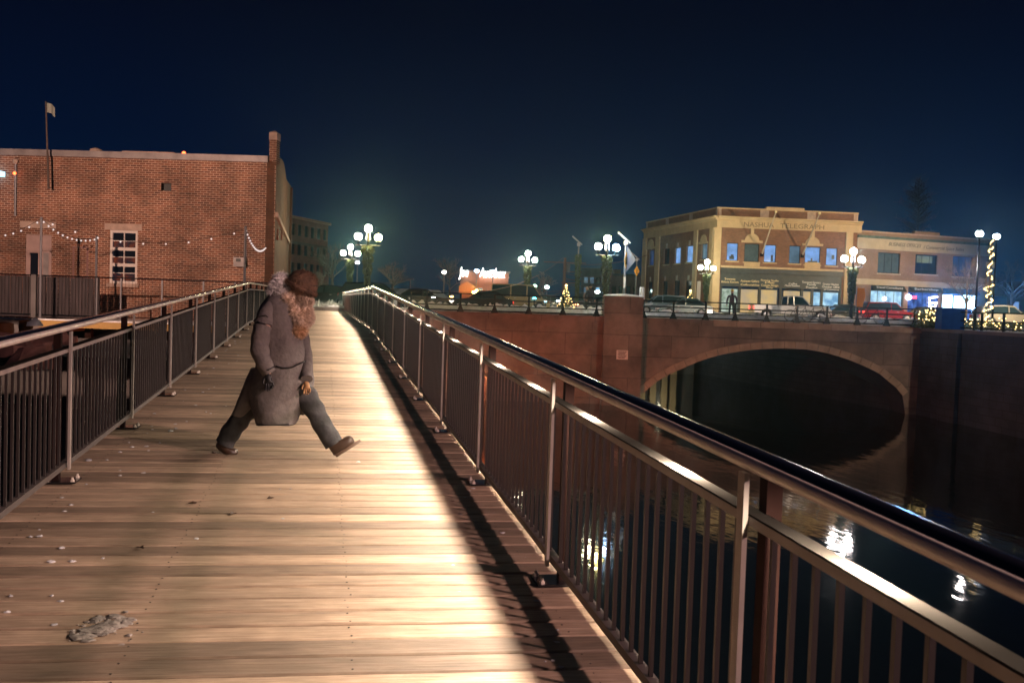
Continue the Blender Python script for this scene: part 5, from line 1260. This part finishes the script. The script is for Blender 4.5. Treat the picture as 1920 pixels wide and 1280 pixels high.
# tall dark tree behind the office building with a visible trunk
P = gp(1712, 130, GZ); h = lp(1712, 332, 130)[1]-GZ; r = empty('tall_tree', P); tag(r, 'tall dim tree with straight trunk behind the office building', 'tree', 'winter trees beyond the road')
MB().tube([(0,0,0),(0,0,h*.9)], [.35,.08], 8).build('trunk', m_twigy, r, True); b = MB(); rg = random.Random(21)
for i in range(230):
    t = rg.random(); zz = h*(.42+.56*t); a = rg.random()*6.283; rad = 2.9*(math.sin(math.pi*min(1, t*.8+.18))**.7)*(.4+.6*rg.random()); p1 = Vector((rad*math.cos(a), rad*math.sin(a), zz+rad*.45))
    b.tube([(0,0,zz), p1*.55+Vector((0,0,zz*.45)), p1], [.06,.035,.012], 3, False)
    for j in range(9):
        s_ = rg.uniform(.3,1); q = Vector((0,0,zz)).lerp(p1, s_); e2 = q+Vector((rg.gauss(0,.4), rg.gauss(0,.4), rg.gauss(.15,.35))); b.tube([q, e2], [.018,.008], 3, False)
b.build('crown', m_twigy, r)
# ---------------- solar powered sign poles
def solar(px, d, ytop, label, sign=None, gar=None, seed=0):
    zt = lp(px, ytop, d)[1]; P = gp(px, d, (zt+GZ)/2); h = zt-GZ; r = empty('solar_sign_pole', P-Vector((0,0,P.z-GZ)), -YAW); tag(r, label, 'sign', 'solar powered sign poles')
    MB().tube([(0,0,0),(0,0,h-.2)], .055, 8).build('pole', m_galv, r, True)
    rot = Matrix.Rotation(math.radians(40), 3, 'Y'); MB().cbox((-.12,0,h-.02), 1.0, .6, .05, rot).build('solar_panel', m_solar, r); MB().box(-.12,.12,-.1,.1,h-.45,h-.2).build('battery_box', m_solar, r)
    if sign:
        zc = lp(px, sign[0], d)[1]-GZ; e_ = .42; rz = Matrix.Rotation(sign[1], 3, 'Z'); pr = [(0,e_*1.15),(e_*1.0,0),(0,-e_*1.15),(-e_*1.0,0)]
        v = [rz @ Vector((x,-.07,z)) for x, z in pr]+[rz @ Vector((x,-.055,z)) for x, z in pr]; v = [q+Vector((0,0,zc)) for q in v]
        sg_ = MB().add(v, [(0,1,2,3),(7,6,5,4),(0,4,5,1),(1,5,6,2),(2,6,7,3),(3,7,4,0)]).build('warning_sign', m_yel, r)
        b = MB(); b.sphere(rz @ Vector((0,-.08,.16))+Vector((0,0,zc)), .05, 8, 6); b.tube([rz @ Vector((0,-.08,.1))+Vector((0,0,zc)), rz @ Vector((0,-.08,-.08))+Vector((0,0,zc))], .04, 6)
        b.tube([rz @ Vector((-.1,-.08,-.26))+Vector((0,0,zc)), rz @ Vector((0,-.08,-.08))+Vector((0,0,zc)), rz @ Vector((.12,-.08,-.26))+Vector((0,0,zc))], .03, 6); b.build('walker_symbol', m_black, sg_)
        if len(sign) > 2:
            MB().prism([(.06,-.75),(.06,.95),(.62,.15),(.62,-.05)], .07, .085).v
            m3 = MB(); pr = [(.05,zc+1.0),(.62,zc+.15),(.62,zc-.05),(.05,zc-.75)]; m3.prism(pr, .07, .09); m3.build('sign_back', m_galv, r)
            MB().box(-.06,.06,-.07,.07,h*.36,h*.5).build('pole_sticker', m_white, r)
    if gar: garland(r, gar[0]*h, gar[1]*h, .32, seed, m=m_leaf); 
    return r
solar(1083, 74, 450, 'solar sign pole wrapped in green garland, leftmost of three', None, (.80,.15), 31)
solar(1171, 60, 445, 'solar sign pole with yellow diamond sign beside the pier globe lamp', (488, 1.15, 1))
solar(1192, 92, 480, 'solar sign pole with yellow walker sign nearest the corner building', (508, .75))
r = empty('utility_cabinet', gp(1202, 60, GZ), -YAW); tag(r, 'white round topped utility post at the right end of the pier', 'post')
hh = lp(1202,538,60)[1]-GZ; MB().lathe([(.16,0),(.16,hh*.55),(.17,hh*.56),(.17,hh*.6),(.16,hh*.61),(.16,hh-.08),(.1,hh)], 14).build('casing', m_white, r, True)
r = empty('pillar_post', gp(1308, 82, GZ), -YAW); tag(r, 'slim pale post before the corner building left pilaster', 'post'); hh = lp(1306,527,82)[1]-GZ; MB().box(-.14,.14,-.1,.1,0,hh).build('shaft', m_white, r); MB().box(-.18,.18,-.14,.14,0,.2).build('foot', m_wall, r)
# ---------------- utility pole with wires
P = gp(1056, 100, GZ); zt = lp(1055, 483, 100)[1]; r = empty('utility_pole', P, -YAW); tag(r, 'reddish timber utility pole with crossarms and wires', 'utility pole'); hU = zt-GZ; m_pole = mat('creosoted_timber', (.20,.09,.06), .8)
MB().tube([(0,0,0),(0,0,hU)], [.2,.14], 8).build('pole', m_pole, r, True)
for py, a, c in ((492,-2.2,2.2),(509,-.2,1.8),(530,-.3,1.5)): z_ = lp(1055,py,100)[1]-GZ; MB().box(a, c, -.05, .05, z_-.05, z_+.05).build('crossarm', m_pole, r)
MB().lathe([(.2,0),(.22,.1),(.22,.8),(.1,.9)], 10, (.35,0,hU*.72)).build('transformer', m_wall, r, True)
for (py0, q1, dd, sag) in ((483,(880,548),60,.8),(492,(1215,478),85,.5),(486,(1400,440),60,.0),(511,(1150,513),95,.4),(521,(1150,516),95,.4),(522,(1150,523),95,.3),(532,(1150,530),95,.3),(545,(700,526),130,.8),(545,(980,555),105,.5)):
    if q1[0] == 1400: continue
    p0 = at(1056, py0, 100)-P; p1 = at(q1[0], q1[1], dd)-P; M_ = Matrix.Rotation(YAW, 3, 'Z'); p0 = M_ @ p0; p1 = M_ @ p1
    pts = [p0.lerp(p1, i/10)-Vector((0,0,sag*4*(i/10)*(1-i/10))) for i in range(11)]; MB().tube(pts, .022, 4).build('wire', m_pole, r)
# ---------------- far masts and small lot lights
for i, (px, d, yt, col, st, lab) in enumerate([(892,165,508,(.55,.8,1),70,'bright blue white lot light left of the store sign word'), (922,165,509,(.6,.8,1),45,'second blue white lot light above the store sign'), (1024,120,538,(.7,1,.9),25,'bright low lot light right of the middle globe lamp'),
    (1119,130,547,(.85,.95,1),25,'low white lot light in front of the grey office block'), (831,130,510,(1,.95,.8),18,'small lot light on pale mast left of the store'), (1001,110,536,(.6,1,.75),8,'greenish lot light beside the middle globe lamp'),
    (768,110,523,(.9,.9,.95),0,'unlit pale mast above the shed'), (668,70,492,(.9,.9,.95),6,'slim post with white banner between the two left globe lamps'), (888,78,548,(1,.62,.2),30,'low orange lamp below the store entrance'), (790,86,551,(1,1,.9),30,'low white lamp behind the left end of the fence')]):
    zt = lp(px, yt, d)[1]; P = gp(px, d, GZ); h = zt-GZ; r = empty('lot_light', P, -YAW); tag(r, lab, 'light pole', 'small pole lights in the distance')
    MB().tube([(0,0,0),(0,0,h-.1)], .09*d/130, 6).build('pole', m_galv if i != 4 else m_cream2, r, True)
    if st: MB().sphere((0,0,h), .33*d/165, 10, 8, (1.2,1,.8)).build('lamp_head', emat('lot_glow_%d' % i, col, st), r, True)
    else: MB().box(-.4,.4,-.2,.2,h-.1,h+.1).build('lamp_head', m_galv, r)
l = bpy.data.lights.new('lamp_light', 'POINT'); l.energy = 2600; l.color = (1,.36,.07); l.shadow_soft_size = .2; o = bpy.data.objects.new('lamp_light', l); o.location = (3.2, -7.5, 2.2); link(o, R7)
MB().sphere((3.2,-7.5,2.5), .25, 8, 6).build('wall_lamp', emat('orange_lamp_glow', (1,.55,.15), 18), R7)
for i, (px, d, yt, col, lab) in enumerate([(812,72,558,(1,.95,.85),'white bollard light behind the left end of the bridge fence'),(846,76,556,(1,.55,.15),'orange bollard light left of the store wall lamp'),(878,74,568,(1,.3,.12),'red orange bollard light below the store wall lamp'),
    (948,74,562,(1,.8,.5),'warm bollard light right of the store building'),(1001,76,559,(.1,.75,1),'cyan bollard light under the middle globe lamp'),(1022,74,566,(.5,.85,1),'pale blue bollard light left of the lit tree'),(1046,76,564,(.7,.9,1),'white blue bollard light beside the lit tree'),(1081,75,571,(1,.35,.15),'orange red bollard light right of the lit tree'),(1252,78,578,(.5,.8,1),'pale blue bollard light before the teal car')]):
    zt = lp(px, yt, d)[1]; P = gp(px, d, GZ); h = max(zt-GZ, .35); r = empty('bollard_light', P, -YAW); tag(r, lab, 'bollard light', 'small low lights along the road')
    MB().tube([(0,0,0),(0,0,h-.05)], .05, 8).build('post', m_black, r, True); MB().sphere((0,0,h), .10, 8, 6, (1.6,1,.7)).build('lamp_head', emat('bollard_glow_%d' % i, col, 9), r, True)
# ---------------- double street lamp, fairy light pole, hedge at right
for px, yt, d, col, lab in ((1835,438,60,(1,.9,.85),'left of two single globe lamps at the right edge, beside the fairy light pole'), (1867,443,66,(.85,.88,1),'right of two single globe lamps at the right edge')):
    zt = lp(px, yt, d)[1]; P = gp(px-3, d, (zt+GZ)/2); h = zt-GZ; r = empty('single_globe_lamp', (P.x,P.y,GZ), -YAW); tag(r, lab, 'street lamp', 'single globe lamps at the right')
    MB().tube([(0,0,0),(0,0,h-.3)], [.08,.05], 8).build('post', m_black, r, True); MB().sphere((0,0,h), .20, 14, 10, (1.15,1,.9)).build('globe', emat('single_globe_'+str(px), col, 90), r, True)
    MB().lathe([(.05,-.32),(.14,-.24),(.12,-.18)], 10, (0,0,h)).build('globe_holder', m_black, r)
    if px == 1867: MB().box(-.62,-.06,-.04,.04,h-2.15,h-1.75).build('banner_arm_sign', m_cream2, r)
P = gp(1851, 57.5, .97); zt = lp(1847, 449, 57.5)[1]; r = empty('fairy_light_pole', P, -YAW); h = zt-.97; tag(r, 'tall post wound with warm fairy lights at the right edge', 'post')
MB().tube([(0,0,0),(0,0,h)], .07, 8).build('post', m_bark, r, True)
base = MB().sphere((0,0,0), .042, 6, 5).build('fairy_light', m_fairy); rg = random.Random(4)
for i in range(150):
    t = i/150; a = t*75; 
    if .50 < t < .56: continue
    rr_ = .10+.05*math.sin(t*31)+(.07 if t < .5 else 0); o = base.copy(); link(o, r); o.location = (rr_*math.cos(a)+.10*math.sin(t*26)*(1 if t < .7 else .2), rr_*math.sin(a), t*h+rg.gauss(0,.02))
def hedge(px0, px1, d0, d1, z0, z1, nl, seed, label):
    A = gp(px0, d0, z0); B = gp(px1, d1, z0); r = empty('lit_hedge', A); tag(r, label, 'hedge', 'hedges strung with fairy lights'); rg = random.Random(seed); b = MB(); hgt = z1-z0
    for i in range(1400):
        t = rg.random(); c = (B-A)*t+Vector((rg.gauss(0,.2), rg.gauss(0,.2), rg.random()*hgt*(.8+.3*noise.noise(Vector((t*7,seed,0)))))); dd = Vector((rg.gauss(0,1), rg.gauss(0,1), rg.gauss(0,1))).normalized()*.09
        s2 = dd.cross(Vector((rg.gauss(0,1), rg.gauss(0,1), 1))).normalized()*.04; b.add([c-dd, c+s2, c+dd, c-s2], [(0,1,2,3)])
    b.build('foliage', m_leaf, r)
    for i in range(nl):
        t = (i+.5)/nl; o = base.copy(); link(o, r); o.location = (B-A)*t+Vector((rg.gauss(0,.12), -.25+rg.gauss(0,.1), hgt*(.72+.32*math.sin(i*1.9)+rg.gauss(0,.1))))
hedge(1722, 1764, 55.4, 55.0, .98, 1.95, 46, 1, 'low hedge with fairy lights left of the blue cabinet')
hedge(1800, 1990, 55.5, 52, .98, 1.55, 75, 2, 'long hedge with fairy lights along the right edge')
bpy.data.objects.remove(base)
r = empty('utility_box', gp(1783, 53.5, .97), -YAW); tag(r, 'large deep blue utility cabinet on the quay edge', 'cabinet'); m_bc = mat('deep_blue_paint', (.004,.05,.30), .8, noise_=(2,.2), spec=.1)
MB().box(-.72,.55,-.4,.4,.0,1.12).build('casing', m_bc, r); MB().box(-.78,.62,-.46,.46,1.125,1.2).build('lid', m_bc, r); MB().box(-.62,-.1,-.42,-.402,.1,1.0).build('door', m_bc, r); MB().box(-.04,.46,-.42,-.402,.1,1.0).build('door', m_bc, r)
l = bpy.data.lights.new('screen_light', 'AREA'); l.energy = 2600; l.color = (.2,.45,1); l.size = 3; l.size_y = 1; l.shape = 'RECTANGLE'
o = bpy.data.objects.new('screen_light', l); q = f3.rect(1768,553,1829,578); o.parent = R3; COL.objects.link(o); o.location = ((q[0]+q[1])/2, -.1, (q[2]+q[3])/2); o.rotation_euler = (math.radians(-90), 0, 0)
# ---------------- orange banner, bicycles
r = empty('street_banner', gp(1610, 61, GZ), -YAW); tag(r, 'orange street banner hanging beside the globe lamp before the red car', 'banner'); hb_ = lp(1610,540,61)[1]-GZ
MB().tube([(-.22,0,0),(-.22,0,hb_+.1)], .03, 6).build('pole', m_galv, r); b = MB(); n = 10
for i in range(n+1):
    t = i/n; b.v += [(-.2, .03*math.sin(t*7), hb_-t*1.25), (.28+.06*math.sin(t*5), .05*math.sin(t*7+1), hb_-t*1.2)]
for i in range(n): b.f.append((2*i, 2*i+1, 2*i+3, 2*i+2))
b.build('cloth', mat('orange_cloth', (.65,.24,.02), .8), r, True)
def bicycle(px, d, label):
    r = empty('bicycle', gp(px, d, GZ+.08), -YAW); tag(r, label, 'bicycle', 'bicycles leaned on the bridge fence')
    for x in (-.52, .52):
        w = MB().tube([(x+.33*math.cos(a), 0, .34+.33*math.sin(a)) for a in [6.283*k/20 for k in range(21)]], .022, 6, False).build('wheel', m_tyre, r, True)
        b = MB()
        for k in range(8): b.tube([(x,0,.34), (x+.32*math.cos(k*.785), 0, .34+.32*math.sin(k*.785))], .004, 3, False)
        b.build('spokes', m_rim, w)
    b = MB()
    for p, q in (((-.52,0,.34),(-.08,0,.32)), ((-.08,0,.32),(.36,0,.78)), ((-.08,0,.32),(-.22,0,.85)), ((-.22,0,.80),(.36,0,.84)), ((-.52,0,.34),(-.20,0,.78)), ((.36,0,.9),(.52,0,.34))): b.tube([p, q], .02, 6)
    b.build('frame', m_dark, r, True); MB().tube([(.34,-.25,1.0),(.38,0,.98),(.34,.25,1.0)], .015, 6).build('handlebar', m_black, r); MB().box(-.36,-.1,-.06,.06,.88,.93).build('saddle', m_black, r)
bicycle(1497, BD+.75, 'bicycle leaned on the fence in front of the pickup cab'); bicycle(1530, BD+.95, 'bicycle leaned right of the first one before the pickup bonnet'); bicycle(1632, BD+.75, 'bicycle leaned on the fence before the red hatchback')

# ---------------- air volume added to imitate lens glow around the lamps
hz = bpy.data.materials.new('lamp_glow_volume'); hz.use_nodes = True; n = hz.node_tree; n.nodes.clear()
o_ = n.nodes.new('ShaderNodeOutputMaterial'); v_ = n.nodes.new('ShaderNodeVolumePrincipled'); v_.inputs['Color'].default_value = (.48,.88,.95,1); v_.inputs['Density'].default_value = .0008; v_.inputs['Anisotropy'].default_value = .88
n.links.new(v_.outputs[0], o_.inputs['Volume'])
hb_ = MB(); A_ = [loc2(-260,-60,WZ-1), loc2(260,-60,WZ-1), loc2(260,260,WZ-1), loc2(-260,260,WZ-1)]
hb_.add(A_+[p+Vector((0,0,36)) for p in A_], [(0,3,2,1),(4,5,6,7),(0,1,5,4),(1,2,6,5),(2,3,7,6),(3,0,4,7)])
hz_o = hb_.build('glow_volume', hz, None, kind='stuff')
